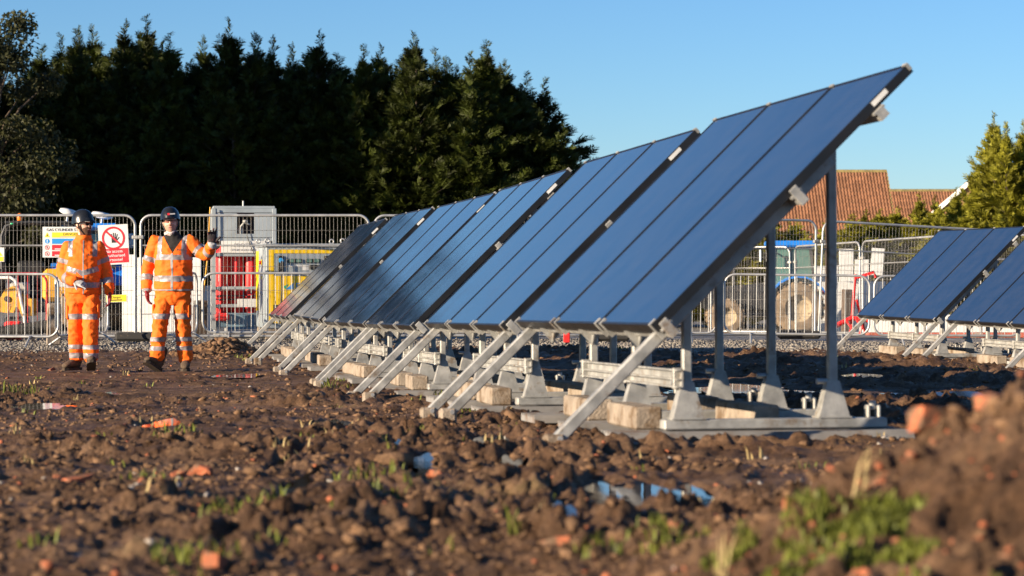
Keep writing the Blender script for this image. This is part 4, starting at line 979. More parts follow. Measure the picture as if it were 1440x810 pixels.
def tractor(loc, rz, label, s=1.0):
    o = empty('tractor', loc, rz); o.scale = (s, s, s); tag(o, label, 'tractor', 'blue tractors behind the fence')
    for sy in (-1, 1): wheel(.66, .40, 'wheel', o, (.80, sy*.62, .66)); wheel(.45, .26, 'wheel', o, (-.95, sy*.60, .45))
    b = MB(); b.poly([(-1.45, -.28, .62), (.15, -.28, .62), (.15, -.28, 1.28), (-1.2, -.28, 1.18), (-1.45, -.28, 1.02)], (0, .56, 0)); b.build('bonnet', m_darksteel, o)
    MB().box(-1.5, -1.44, -.26, .26, .64, 1.0, bev=.02).build('grille', m_black, o)
    MB().box(-1.2, 1.1, -.22, .22, .42, .62, bev=.03).cyl((.80, -.55, .66), (.80, .55, .66), .12, 12).cyl((-.95, -.52, .45), (-.95, .52, .45), .08, 10).build('chassis', m_darksteel, o)
    c = MB()
    for sy in (-1, 1):
        for p, q in (((.12, 1.0), (.22, 2.15)), ((.62, 1.28), (.62, 2.15)), ((1.22, 1.2), (1.12, 2.15))): c.bar((p[0], sy*.52, p[1]), (q[0], sy*.50, q[1]), .05, .06)
        c.bar((.12, sy*.52, 1.02), (.12, sy*.52, .62), .05, .06)
    for xx in (.22, 1.12): c.bar((xx, -.5, 2.14), (xx, .5, 2.14), .05, .05)
    c.build('cab_frame', m_darksteel, o)
    for sy in (-1, 1):
        g = MB(); g.poly([(.16, sy*.50, .75), (.60, sy*.50, .75), (.60, sy*.49, 2.12), (.24, sy*.49, 2.12)], (0, .008, 0)).poly([(.65, sy*.50, 1.3), (1.19, sy*.50, 1.25), (1.10, sy*.49, 2.12), (.65, sy*.49, 2.12)], (0, .008, 0)); g.build('window', m_glass, o)
    MB().poly([(.13, -.48, 1.1), (.13, .48, 1.1), (.22, .47, 2.1), (.22, -.47, 2.1)], (.008, 0, 0)).build('windscreen', m_glass, o); MB().poly([(1.21, -.48, 1.25), (1.21, .48, 1.25), (1.13, .47, 2.1), (1.13, -.47, 2.1)], (.008, 0, 0)).build('rear_window', m_glass, o)
    MB().box(.08, 1.28, -.60, .60, 2.17, 2.33, bev=.05).build('cab_roof', m_blue, o)
    for sy in (-1, 1):
        f = MB(); n = 9; outer = []; 
        for k in range(n): a = R(25 + 135*k/(n-1)); outer.append((.80+.76*math.cos(a), .66+.76*math.sin(a)))
        for k in range(n-1):
            (x0, z0), (x1, z1) = outer[k], outer[k+1]; f.poly([(x0, sy*.42, z0), (x1, sy*.42, z1), (x1, sy*.42, z1+.045), (x0, sy*.42, z0+.045)], (0, sy*.42, 0))
        f.build('fender', m_blue, o)
        MB().box(1.40, 1.44, sy*.62-.09, sy*.62+.09, 1.0, 1.09, bev=.01).build('tail_light', m_red, o)
        mr = MB(); mr.bar((.2, sy*.55, 2.05), (.05, sy*.85, 2.0), .03, .03); mm = mr.build('mirror_arm', m_black, o)
        MB().box(-.0, .05, sy*.85-.09, sy*.85+.09, 1.8, 2.12, bev=.02).build('mirror', m_white, mm)
    MB().box(.55, .95, -.25, .25, .95, 1.15, bev=.05).box(.9, 1.02, -.25, .25, 1.15, 1.65, bev=.05).build('seat', m_black, o)
    MB().tube([(-.7, .2, 1.2), (-.7, .2, 1.9)], .035, 8).build('exhaust', m_darksteel, o)
    stp = MB(); [stp.box(.18, .48, -.62, -.40, z, z+.03) for z in (.35, .58, .82)]; stp.bar((.18, -.5, .3), (.18, -.5, 1.0), .03, .04); stp.build('step', m_rim, o)
    return o
xt = (1118-720)/F*62; tractor((xt-.80, 62, gb(xt, 62)), 0, 'blue tractor with muddy tyres behind the right hand fence')
xt2 = (122-720)/F*47; t2 = tractor((xt2, 47.5, gb(xt2, 47.5)), R(-82), 'blue tractor hidden behind the left worker and the signs', .86)
for (a, y, w_, tl) in ((96, 298, .34, .25), (144, 303, .42, .2)):                 # pale loader arms' lamps above its roof
    p = px(a, y, 47.0)
    l = MB().lathe([(.001, -.05), (.10, -.045), (.16, -.01), (.15, .03), (.001, .05)], n=16, M=Matrix.Scale(w_/.32, 4, (1, 0, 0))).build('work_lamp', m_white, loc=p, rot=(R(12), tl, 0))
    tag(l, 'pale oval lamp above the fence %s of the left worker helmet' % ('left' if a < 120 else 'right'), 'lamp')
    ar = MB().tube([(0, 0, -.02), (0, .1, -.3), (0, .3, -.6)], .02, 6).build('arm', m_white, l)

def dumper():
    Y = 46; x = (45-720)/F*Y; z0 = gb(x, Y); o = empty('site_dumper', (x, Y, z0), R(8)); tag(o, 'dark site dumper with roll bar and amber beacon', 'dumper')
    f = MB(); f.tube([(-.55, 0, .7), (-.55, 0, 1.75), (-.48, 0, 1.93), (-.3, 0, 2.0), (.55, 0, 2.0), (.75, 0, 1.93), (.82, 0, 1.75), (.82, 0, .7)], .035, 8); f.tube([(-.55, .7, .7), (-.55, .7, 1.75), (-.48, .7, 1.93), (-.3, .7, 2.0), (.55, .7, 2.0), (.75, .7, 1.93), (.82, .7, 1.75), (.82, .7, .7)], .035, 8)
    f.build('roll_bar', m_darksteel, o)
    MB().box(-.5, .8, -.05, .75, 2.0, 2.03).build('canopy', m_darksteel, o)
    MB().lathe([(.05, 0), (.055, .06), (.045, .12), (.001, .14)], (-.22, 0, 2.04), 12).build('beacon', m_amber, o); MB().lathe([(.04, 0), (.045, .04), (.001, .06)], (-.36, 0, 1.97), 12).build('green_beacon', m_ggreen, o)
    MB().box(.2, 1.25, -.3, .6, .55, 1.15, bev=.08).build('engine_cover', m_dyellow, o); MB().box(.42, 1.2, -.312, -.3, .82, .96).build('stripe', m_label, o)
    MB().box(-.3, .2, .1, .6, .6, .8, bev=.06).box(-.3, .2, .55, .68, .8, 1.3, bev=.05).build('seat', m_black, o)
    b = MB(); b.poly([(-1.6, -.5, .5), (-.6, -.5, .5), (-.5, -.5, 1.15), (-1.9, -.5, 1.15)], (0, 1.3, 0)); b.build('skip', m_darksteel, o)
    MB().box(-1.3, 1.2, -.2, .5, .35, .54).build('chassis', m_darksteel, o)
    for xx in (-1.1, .9):
        for yy in (-.55, .85): wheel(.42, .3, 'wheel', o, (xx, yy, .42))
dumper()
def compactor():
    Y = 42.0; x = (24-720)/F*Y; z0 = gb(x, Y); o = empty('plate_compactor', (x, Y, z0), R(-6)); tag(o, 'yellow plate compactor with white tube handle behind barriers', 'compactor')
    MB().box(-.30, .28, -.25, .25, .0, .06, bev=.02).poly([(-.3, -.25, .02), (-.42, -.25, .16), (-.40, -.25, .18), (-.28, -.25, .06)], (0, .5, 0)).build('base_plate', m_darksteel, o)
    MB().box(-.18, .18, -.18, .18, .07, .34, bev=.04).build('engine', m_darksteel, o)
    b = MB(); pts = [(-.24, .42), (-.24, .66), (-.16, .80), (-.02, .86), (.10, .78), (.16, .66), (.30, .64), (.30, .36), (.14, .34), (.06, .50), (-.06, .52), (-.10, .40)]
    b.poly([(p, -.16, q) for p, q in pts], (0, .05, 0)); b.poly([(p, .12, q) for p, q in pts], (0, .05, 0)); b.build('side_guard', m_dyellow, o)
    b = MB(); b.cyl((-.12, -.19, .64), (-.12, -.155, .64), .05, 12).cyl((.08, -.19, .70), (.08, -.155, .70), .035, 12).box(.2, .26, -.18, -.155, .40, .52); b.build('hub', m_black, o)
    MB().box(-.1, .2, -.1, .1, .70, .92, bev=.03).build('fuel_tank', m_galv, o)
    MB().tube([(-.55, -.2, 1.0), (-.05, -.2, 1.0), (.02, -.2, .96), (.08, -.2, .85), (.18, -.2, .40), (.2, -.2, .1)], .028, 8).build('handle', m_white, o)
compactor()
barrier(gp(-70, 41.0), gp(66, 41.2), 'red tube barrier behind the far left crowd barrier', m_red, 1.07, name='red_barrier', nb=10)
b = MB().box(-.14, .14, -.1, .1, 0, .30, bev=.03).build('plastic_block', m_red, loc=gp(19, 40.6, -.01)); tag(b, 'red plastic block standing behind the far left barrier', 'block')
pp = []
for k in range(60):
    t = k/59; xx = -9.0 + t*1.65; pp.append((xx, 40.35, gb(xx, 40.4) + .10 + .24*max(0, t-.35)**1.2))
b = MB().tube(pp, [.115 if k % 2 else .098 for k in range(60)], 12).build('corrugated_pipe', m_rubber); tag(b, 'black corrugated drain pipe lying behind the left barrier', 'pipe')

def board(x0, x1, y0, Y, label, y1=None, mat=None, lean=0.0, cat='board', name='white_board', rib=True):
    xa, xb = (x0-720)/F*Y, (x1-720)/F*Y; zt = CZ-(y0-HOR)/F*Y; zb = gb(xa, Y)-.02 if y1 is None else CZ-(y1-HOR)/F*Y
    b = MB(); w = xb-xa; b.box(-w/2, w/2, -.03, .03, 0, zt-zb, bev=.006)
    o = b.build(name, mat or m_white, loc=((xa+xb)/2, Y, zb), rot=(0, lean, 0)); tag(o, label, cat, 'white boards round the compound')
    if rib and w > .5:
        r_ = MB(); n = max(2, int((zt-zb)/.28))
        for k in range(1, n): r_.box(-w/2+.02, w/2-.02, -.036, -.031, k*(zt-zb)/n-.008, k*(zt-zb)/n+.008)
        r_.build('groove', m_tube, o)
    return o
board(172, 192, 358, 45.6, 'narrow white board right of the no access sign')
board(193.5, 283, 362, 45.5, 'broad white ribbed board behind the right worker')
board(284.5, 303, 402, 45.7, 'low white board left of the gas store')
board(1098, 1139, 372, 66, 'low white board behind the tractor wheel')
board(1141, 1179, 374, 66.5, 'low white board right of the leaning fence post')
board(1180, 1200, 350, 66, 'tall narrow white board standing behind the farther fence')
board(1202, 1222, 365, 67, 'short white board right of the tall narrow one')
board(1223.5, 1241, 349, 65, 'tilted white board hanging on the farther fence', 387, lean=R(4))
board(1150, 1245, 396, 64, 'long white low wall behind the red frame')
for k, (a, b_) in enumerate(((1222, 1300), (1302, 1380), (1382, 1460), (1462, 1540))):
    board(a, b_, 441 + k*1.5, 46.2, ['low white barrier board under the left of the right hand tables', 'low white barrier board under the middle of the right hand tables', 'low white barrier board at the right picture edge', 'low white barrier board just beyond the right edge'][k], rib=False)
    o = MB().box(-.55, .55, -.2, .2, 0, .10, bev=.02).build('kerb_block', m_faded, loc=gp((a+b_)/2, 45.6)); tag(o, ['orange red base below the left low white barrier board', 'orange red base below the middle low white barrier board', 'orange red base below the right edge white barrier board', 'orange red base beyond the right edge'][k], 'kerb block', 'red kerb blocks')
# red steel frame by the right hand tables
Yr = 46.5; xr = (1212-720)/F*Yr; zr = gb(xr, Yr); o = empty('red_harrow', (xr, Yr, zr)); tag(o, 'red steel frame machine left of the right hand tables', 'harrow')
MB().tube([(-.20, 0, .1), (-.12, 0, 1.18)], .03, 6).build('upright', m_red, o); MB().tube([(-.14, 0, 1.10), (.22, 0, 1.22), (.26, 0, 1.12)], .032, 6).build('top_bar', m_red, o)
MB().tube([(.1, .3, .1), (-.1, 0, .7)], .028, 6).build('brace', m_red, o); MB().tube([(-.5, -.1, .22), (-.2, 0, .36), (.3, .05, .30)], .05, 6).build('beam', m_red, o)
for k in range(4): MB().tube([(-.3+k*.2, -.05, .32), (-.22+k*.2, -.2, .18), (-.3+k*.2, -.22, .0)], .022, 6).build('tine', m_red, o)
MB().box(.12, .4, -.12, .12, .30, .62, bev=.05).build('gearbox', m_red, o)
for a, Y, t, l in ((1164, 60, 306, 'dark wooden pole right of the leaning fence joint'), (1171, 60.6, 312, 'second dark wooden pole beside the first behind the fence')):
    x = (a-720)/F*Y; h = CZ-(t-HOR)/F*Y-gb(x, Y); o = MB().tube([(0, 0, -.1), (.01, 0, h*.5), (0, 0, h)], [.075, .07, .065], 8).build('wooden_pole', m_wood, loc=(x, Y, gb(x, Y))); tag(o, l, 'pole')
for a, Y, l, hh in ((281, 41.6, 'dark timber stump post behind the right worker', .62), (75, 38.4, 'pale timber post behind the left crowd barrier', .62), (1190, 60, 'timber post stack right of the tractor wheel', 1.1)):
    p = gp(a, Y); o = MB().box(-.10, .10, -.10, .10, -.02, hh, bev=.015).build('timber_post', m_wood if a != 75 else m_conc, loc=p, rot=(0, .02, .3)); tag(o, l, 'post')
# hanging red cable clips under the nearest table
cpos = px(797, 468, 38.0); o = MB().box(-.05, .05, -.02, .02, -.12, .05, bev=.01).build('red_tag', m_red, loc=px(797, 471, 39.02)); tag(o, 'small red tag hanging on the barrier behind the nearest table', 'tag')

# ================================================================ THE TWO WORKERS
from mathutils import noise as mnoise
def limb(mb, pts, rad, n=16, sub=6, flat=1.0):
    """tapered limb through joints, smoothly interpolated"""
    P = [Vector(p) for p in pts]; C = []; Rr = []
    for i in range(len(P)-1):
        p0 = P[max(i-1, 0)]; p1 = P[i]; p2 = P[i+1]; p3 = P[min(i+2, len(P)-1)]
        for k in range(sub + (1 if i == len(P)-2 else 0)):
            t = k/sub; tt = t*.5
            q = .5*((2*p1) + (p2-p0)*t + (2*p0-5*p1+4*p2-p3)*t*t + (3*p1-p0-3*p2+p3)*t**3)
            C.append(q); Rr.append(rad[i]*(1-t) + rad[i+1]*t)
    # round the ends
    t0 = (C[0]-C[1]).normalized(); t1 = (C[-1]-C[-2]).normalized()
    C = [C[0]+t0*Rr[0]*.6] + C + [C[-1]+t1*Rr[-1]*.5]; Rr = [Rr[0]*.55] + Rr + [Rr[-1]*.55]
    mb.tube(C, Rr, n)
def torso(mb, rows, n=28): mb.rings([((cx, cy, z), (rx, 0, 0), (0, ry, 0)) for z, cx, cy, rx, ry in rows], n)
def wrinkle(me, amp, f, seed):
    n = len(me.vertices); co = np.empty(n*3, np.float32); me.vertices.foreach_get('co', co); co = co.reshape(-1, 3)
    no = np.empty(n*3, np.float32); me.vertices.foreach_get('normal', no); no = no.reshape(-1, 3)
    d = np.array([(1 - abs(mnoise.noise(Vector((p[0]*f*.8+seed, p[1]*f*.8, p[2]*f*1.25+p[0]*3))))*2.2) * .7 + mnoise.noise(Vector((p[0]*f*2.3+seed, p[1]*f*2.3, p[2]*f*2.9)))*.4 for p in co], np.float32)
    co = co + no*(d-.35)[:, None]*amp
    me.vertices.foreach_set('co', co.ravel()); me.update()
def faces(me):
    n = len(me.polygons); c = np.empty(n*3, np.float32); me.polygons.foreach_get('center', c)
    q = np.empty(n*3, np.float32); me.polygons.foreach_get('normal', q)
    return c.reshape(-1, 3), q.reshape(-1, 3)
def carve(me, masks, base_mat, base_name, parent):
    """splits a cloth mesh into its base and pieces of other cloth; returns the base object"""
    n = len(me.polygons); nv = len(me.vertices); co = np.empty(nv*3, np.float32); me.vertices.foreach_get('co', co); co = co.reshape(-1, 3)
    no = np.empty(nv*3, np.float32); me.vertices.foreach_get('normal', no); no = no.reshape(-1, 3)
    ls = np.empty(n, np.int32); lt = np.empty(n, np.int32); me.polygons.foreach_get('loop_start', ls); me.polygons.foreach_get('loop_total', lt)
    vi = np.empty(len(me.loops), np.int32); me.loops.foreach_get('vertex_index', vi)
    quad = lt == 4; Q = vi[ls[quad][:, None] + np.arange(4)]
    def sub(name, mask, mat, push, par):
        q = Q[mask[quad]]
        if len(q) == 0: return None
        u, inv = np.unique(q, return_inverse=True)
        return link(name, np_mesh(name, co[u] + no[u]*push, inv.reshape(-1, 4), mat, True), par)
    qi = np.flatnonzero(quad)
    def pieces(m):
        f = np.flatnonzero(m[quad]); lab = np.full(nv, nv, np.int64); q = Q[f]
        if len(f) == 0: return []
        lab[np.unique(q)] = np.unique(q)
        for _ in range(2000):
            mn = lab[q].min(1); new = lab.copy(); np.minimum.at(new, q.ravel(), np.repeat(mn, 4))
            if (new == lab).all(): break
            lab = new
        fl = lab[q[:, 0]]; out = []
        for u, c_ in zip(*np.unique(fl, return_counts=True)):
            if c_ < 30: continue
            mm = np.zeros(n, bool); mm[qi[f[fl == u]]] = True; out.append(mm)
        return out
    masks = [(nm, p_, mt, pu) for nm, m, mt, pu in masks for p_ in pieces(m)]
    left = np.ones(n, bool)
    for nm, m, mt, pu in masks: left &= ~m
    base = sub(base_name, left, base_mat, 0, parent)
    for nm, m, mt, pu in masks: sub(nm, m, mt, pu, base)
    return base
def seg(c, a, b):
    a = np.array(a, float); b = np.array(b, float); ab = b-a; t = ((c-a)@ab)/(ab@ab); tc = np.clip(t, 0, 1)
    return t, np.linalg.norm(c-(a+tc[:, None]*ab), axis=1)
def hand(parent, wrist, d, n, mat, curl, side=1, thumb=.6, s=1.12, name='glove', spread=.12):
    d = Vector(d).normalized(); n = Vector(n); n = (n - d*n.dot(d)).normalized(); sd = d.cross(n)*side; w = Vector(wrist); mb = MB()
    mb.rings([(w + d*(t*s), sd*(a*s), n*(b*s)) for t, a, b in ((-.05, .030, .026), (-.02, .030, .024), (.02, .036, .020), (.06, .043, .018), (.088, .042, .015))], 14)
    for k, (o_, l, r_) in enumerate(((.032, .070, .0098), (.011, .080, .0100), (-.011, .075, .0098), (-.031, .058, .0088))):
        p = w + d*(.082*s) + sd*(o_*s); ang = 0.0; pts = [p - d*.02*s]; rr = [r_*s*1.05]; cr = curl[k] if isinstance(curl, (list, tuple)) else curl
        dd0 = (d + sd*(o_*spread*10)).normalized()
        for j, f_ in enumerate((.45, .32, .26)):
            ang += cr*(.6 if j == 0 else 1.0); dd = dd0*math.cos(ang) + n*math.sin(ang)
            pts.append(p); rr.append(r_*s*(1.05-.1*j)); p = p + dd*(l*f_*s)
        pts.append(p); rr.append(r_*s*.75); limb(mb, pts, rr, 8, 3)
    p = w + d*(.022*s) + sd*(.032*s); td = (d*.65 + sd*thumb + n*.25).normalized(); td2 = (td + n*.25 + d*.2).normalized()
    limb(mb, [p - td*.01, p + td*.035*s, p + td*.035*s + td2*.03*s], [.014*s, .0115*s, .009*s], 8, 3)
    me = remesh(mb, .0055, 2, .4, name); me.materials.append(mat); return link(name, me, parent)
def boot(parent, heel, yaw, pitch, s=1.0):
    b = MB(); rows = [(.02, .045, .04, .045), (-.03, .047, .05, .055), (-.08, .050, .052, .05), (-.14, .054, .045, .042), (-.19, .052, .036, .034), (-.225, .038, .028, .026), (-.24, .015, .022, .012)]
    b.rings([((0, y, zc+.003), (rx, 0, 0), (0, 0, rz)) for y, rx, zc, rz in rows], 16)
    limb(b, [(0, -.0, .06), (0, .005, .15), (0, .005, .24)], [.055, .055, .06], 14, 4)
    me = remesh(b, .008, 3, .5, 'boot'); me.materials.append(m_boot); o = link('boot', me, parent, loc=heel, rot=(pitch, 0, yaw))
    so = MB(); so.poly([(-.045, .035, -.02), (.045, .035, -.02), (.052, -.12, -.02), (.05, -.2, -.02), (.02, -.245, -.02), (-.02, -.245, -.02), (-.05, -.2, -.02), (-.052, -.12, -.02)], (0, 0, .030)); so.build('sole', m_solemud, o)
    return o
def head(parent, base, yaw, pitch=0.0, beard=True, lens=None, badge=None, roll=0.0, scarf=False):
    """head, face and helmet about the base of the neck; the face looks along -y before turning"""
    M = Matrix.Translation(base) @ Matrix.Rotation(yaw, 4, 'Z') @ Matrix.Rotation(pitch, 4, 'X') @ Matrix.Rotation(roll, 4, 'Y')
    rot = M.to_euler(); mb = MB()
    rows = [(.055, 0, -.045, .026, .030), (.075, 0, -.035, .046, .054), (.105, 0, -.018, .060, .076), (.15, 0, -.005, .070, .092), (.20, 0, .003, .074, .098), (.25, 0, .006, .070, .092), (.285, 0, .006, .050, .066), (.30, 0, .006, .02, .03)]
    torso(mb, rows, 24)
    limb(mb, [(0, .02, -.08), (0, .015, .02), (0, .008, .12)], [.062, .056, .056], 14, 4)
    mb.rings([((0, -.088, .195), (.006, 0, 0), (0, .008, 0)), ((0, -.098, .17), (.011, 0, 0), (0, .012, 0)), ((0, -.106, .148), (.016, 0, 0), (0, .016, 0)), ((0, -.095, .136), (.010, 0, 0), (0, .008, 0))], 10)      # nose
    mb.rings([((0, -.088, .205), (.045, 0, 0), (0, .012, 0)), ((0, -.086, .215), (.048, 0, 0), (0, .012, 0))], 12)             # brow
    for sx in (-1, 1): mb.rings([((sx*.072, .012, .14), (.006, 0, 0), (0, .010, 0)), ((sx*.080, .014, .165), (.008, 0, 0), (0, .018, 0)), ((sx*.080, .016, .19), (.007, 0, 0), (0, .016, 0)), ((sx*.074, .014, .205), (.004, 0, 0), (0, .008, 0))], 10)   # ears
    mb.rings([((0, -.092, .116), (.022, 0, 0), (0, .006, 0)), ((0, -.095, .122), (.024, 0, 0), (0, .008, 0)), ((0, -.092, .129), (.020, 0, 0), (0, .006, 0))], 10)   # lips
    me = remesh(mb, .0045, 3, .45, 'head'); c, q = faces(me)
    jaw = (c[:, 2] < .128 - .35*np.clip(c[:, 1]+.02, -.1, .1)) & (c[:, 2] > .052) & (c[:, 1] < .0) & ~((np.abs(c[:, 0]) < .022) & (np.abs(c[:, 2]-.122) < .006))
    jaw |= (np.abs(c[:, 0]) > .052) & (c[:, 1] < .0) & (c[:, 1] > -.04) & (c[:, 2] < .18) & (c[:, 2] > .06)
    jaw |= (np.abs(c[:, 2]-.133) < .006) & (np.abs(c[:, 0]) < .028) & (c[:, 1] < -.08)
    lips = (np.abs(c[:, 0]) < .022) & (np.abs(c[:, 2]-.121) < .007) & (c[:, 1] < -.08)
    hair = (c[:, 2] > .155) & (c[:, 1] > .03)
    msk = [('hair', hair, m_hair, .001), ('lips', lips & ~jaw, m_lips, .0005)]
    msk.insert(0, ('beard', jaw, m_hair if beard else m_stubble, .003 if beard else .0006))
    ho = carve(me, [(a, b, cc, dd) for a, b, cc, dd in msk], m_skin, 'head', parent); ho.matrix_local = M
    for sx in (-1, 1):
        MB().lathe([(.001, -.009), (.009, -.006), (.011, 0), (.009, .006), (.001, .009)], (sx*.031, -.083, .182), 10).build('eye', m_black, ho)
    a_ = MB()
    for sx in (-1, 1): a_.tube([(sx*.062, -.094, .188), (sx*.078, -.06, .19), (sx*.080, .02, .19)], .0035, 5)
    a_.tube([(-.062, -.094, .190), (-.03, -.101, .192), (0, -.103, .190), (.03, -.101, .192), (.062, -.094, .190)], .004, 5)
    gl = a_.build('glasses', m_black, parent); gl.matrix_local = M
    q_ = 1.0 if beard else .72
    for sx in (-1, 1):
        MB().rings([((sx*.033, -.098, .184), (.029*q_, 0, 0), (0, 0, .019*q_)), ((sx*.033, -.102, .184), (.025*q_, 0, 0), (0, 0, .016*q_))], 14).build('lens', lens, gl)
    # helmet shell with peak, rim and chin strap
    n = 28; vs = []; fs = []; prof = [(1.04, .205), (1.03, .225), (1.0, .255), (.93, .285), (.80, .315), (.60, .340), (.35, .354), (.12, .359)]
    for s_, z in prof:
        for k in range(n):
            a = 2*math.pi*k/n; rx, ry = .107*s_, .132*s_; yy = ry*math.sin(a)+.004; front = max(0, -math.sin(a))
            ex = front**2*.020 if z < .21 else 0
            vs.append((rx*math.cos(a), yy-ex, z + front*.012*(z < .23) - .016*max(0, math.sin(a))*(z < .24)))
    for i in range(len(prof)-1): fs += [(i*n+k, i*n+(k+1) % n, (i+1)*n+(k+1) % n, (i+1)*n+k) for k in range(n)]
    hm = MB(); hm.add(vs, fs, True); hm.add(vs[-n:], [tuple(range(n))], True)
    inner = [(x*.95, y*.95, z+.002) for x, y, z in vs[:n]]; hm.add(list(vs[:n]) + inner, [(k, n+k, n+(k+1) % n, (k+1) % n) for k in range(n)], True); hm.add([(x*.9, y*.9, .25) for x, y, z in vs[:n]] + inner, [(k, (k+1) % n, n+(k+1) % n, n+k) for k in range(n)], True)
    h = hm.build('helmet', m_helmet, parent); h.matrix_local = M
    for yv in (-.05, 0, .05):
        v = MB(); v.bar((-.015 if yv else -.02, yv-.02, .352-abs(yv)*.25), (-.015 if yv else -.02, yv+.02, .352-abs(yv)*.25), .008, .006); v.build('vent_rib', m_black, h)
    pk = MB(); pk.add([(-.075, -.104, .210), (.075, -.104, .210), (.058, -.165, .200), (0, -.180, .198), (-.058, -.165, .200), (-.075, -.10, .216), (.075, -.10, .216), (.058, -.165, .206), (0, -.180, .204), (-.058, -.165, .206)],
                      [(4, 3, 2, 1, 0), (5, 6, 7, 8, 9), (0, 1, 6, 5), (1, 2, 7, 6), (2, 3, 8, 7), (3, 4, 9, 8), (4, 0, 5, 9)]); pk.build('peak', m_helmet, h)
    st = MB()
    for sx in (-1, 1): st.tube([(sx*.100, -.02, .21), (sx*.078, -.03, .13), (sx*.045, -.062, .062), (0, -.072, .048)], .006, 5); st.tube([(sx*.100, .05, .20), (sx*.078, -.01, .14)], .005, 5)
    st.build('chin_strap', m_black, h)
    if badge: badge(h)
    if scarf:
        s_ = MB(); s_.rings([((0, .0, .02), (.075, 0, 0), (0, .082, 0)), ((0, -.004, .05), (.078, 0, 0), (0, .086, 0)), ((0, -.008, .085), (.070, 0, 0), (0, .078, 0))], 18); sc = remesh(s_, .008, 2, .5, 'scarf'); wrinkle(sc, .008, 14, 3); sc.materials.append(m_scarf); so = link('scarf', sc, parent); so.matrix_local = M
    return ho
m_lips = pmat('lips', (.42, .17, .14), .5, var=.05)
m_stubble = pmat('stubble', (.42, .215, .145), .7, var=.2, scale=60)

def worker(name_label, loc, rz, J, tor, tro, bands, band_fn, front, gloves, boots, headk, seed):
    """J: joints; tor / tro: ellipse rows of jacket and trousers"""
    root = empty('person', loc, rz); tag(root, name_label, 'person', 'site workers in orange')
    # body under the clothes: one continuous skin
    b = MB(); torso(b, [(z, cx, cy, rx*.82, ry*.82) for z, cx, cy, rx, ry in tor[:-1]])
    torso(b, [(.78, 0, 0, .14, .10), (.98, 0, 0, .15, .11)])
    for sd in ('r', 'l'):
        limb(b, [J['sh'+sd], J['el'+sd], J['wr'+sd]], [.055, .045, .030]); limb(b, [J['hi'+sd], J['kn'+sd], J['an'+sd]], [.078, .055, .038])
    limb(b, [(J['neck'][0], J['neck'][1], J['neck'][2]-.2), J['neck']], [.07, .055])
    me = remesh(b, .014, 3, .5, 'body'); me.materials.append(m_skin); link('body', me, root)
    # jacket
    b = MB(); torso(b, tor)
    for sd in ('r', 'l'): limb(b, [Vector(J['sh'+sd])*.9 + Vector((0, 0, .1*J['sh'+sd][2])) , J['sh'+sd], J['el'+sd], J['wr'+sd]], [.070, .080, .070, .056], 18, 7)
    me = remesh(b, .006, 10, .5, 'jacket'); wrinkle(me, .011, 10.5, seed); c, q = faces(me)
    arm = np.zeros(len(c), bool); ap = {}
    for sd in ('r', 'l'):
        t1, d1 = seg(c, J['sh'+sd], J['el'+sd]); t2, d2 = seg(c, J['el'+sd], J['wr'+sd]); s_ = np.sign(J['sh'+sd][0])
        inr = (((d1 < .125) & (t1 > .12)) | (d2 < .105)) & (s_*c[:, 0] > tor[2][3]*.80)
        if sd == 'r' and J.get('rcross'): inr = ((d1 < .115) & (t1 > .12) & (s_*c[:, 0] > tor[2][3]*.76)) | ((d2 < .095) & (c[:, 1] < -.145 + .0*c[:, 0])) | ((d2 < .10) & (s_*c[:, 0] > tor[2][3]*.9))
        arm |= inr; ap[sd] = (inr, t1, d1, t2, d2)
    masks = band_fn(c, q, arm, ap, tor)
    jk = carve(me, masks, m_orange, 'jacket', root)
    # trousers
    b = MB(); torso(b, tro)
    for sd in ('r', 'l'): limb(b, [J['hi'+sd], J['kn'+sd], J['an'+sd]], [.105, .088, .082], 18, 8)
    me = remesh(b, .006, 10, .5, 'trousers'); wrinkle(me, .015, 9.5, seed+5); c, q = faces(me); mk = np.zeros(len(c), bool)
    for sd in ('r', 'l'):
        t1, d1 = seg(c, J['hi'+sd], J['kn'+sd]); t2, d2 = seg(c, J['kn'+sd], J['an'+sd]); mine = np.sign(c[:, 0]-J['cx']) == np.sign(J['kn'+sd][0]-J['cx'])
        for z0, z1 in bands: mk |= mine & (c[:, 2] > z0) & (c[:, 2] < z1)
    tr = carve(me, [('reflective_band', mk, m_band, .002)], m_orange, 'trousers', root)
    for sd in ('r', 'l'):                                # thigh pockets
        h_ = Vector(J['hi'+sd]); k_ = Vector(J['kn'+sd]); p = h_.lerp(k_, .62); sx = 1 if p.x > J['cx'] else -1
        MB().box(-.016, .016, -.06, .06, -.080, .080, bev=.014).build('pocket', m_orange, tr, loc=p + Vector((sx*.080, -.01, 0)))
    lx, ly, lz = front
    MB().box(lx-.035, lx-.022, ly-.004, ly, lz-.005, lz+.018).box(lx-.018, lx+.045, ly-.004, ly, lz-.004, lz+.006).build('chest_logo', m_txtblack, jk)
    for g in gloves: hand(root, *g[0], **g[1])
    for bt in boots: boot(root, *bt)
    headk(root)
    return root, jk

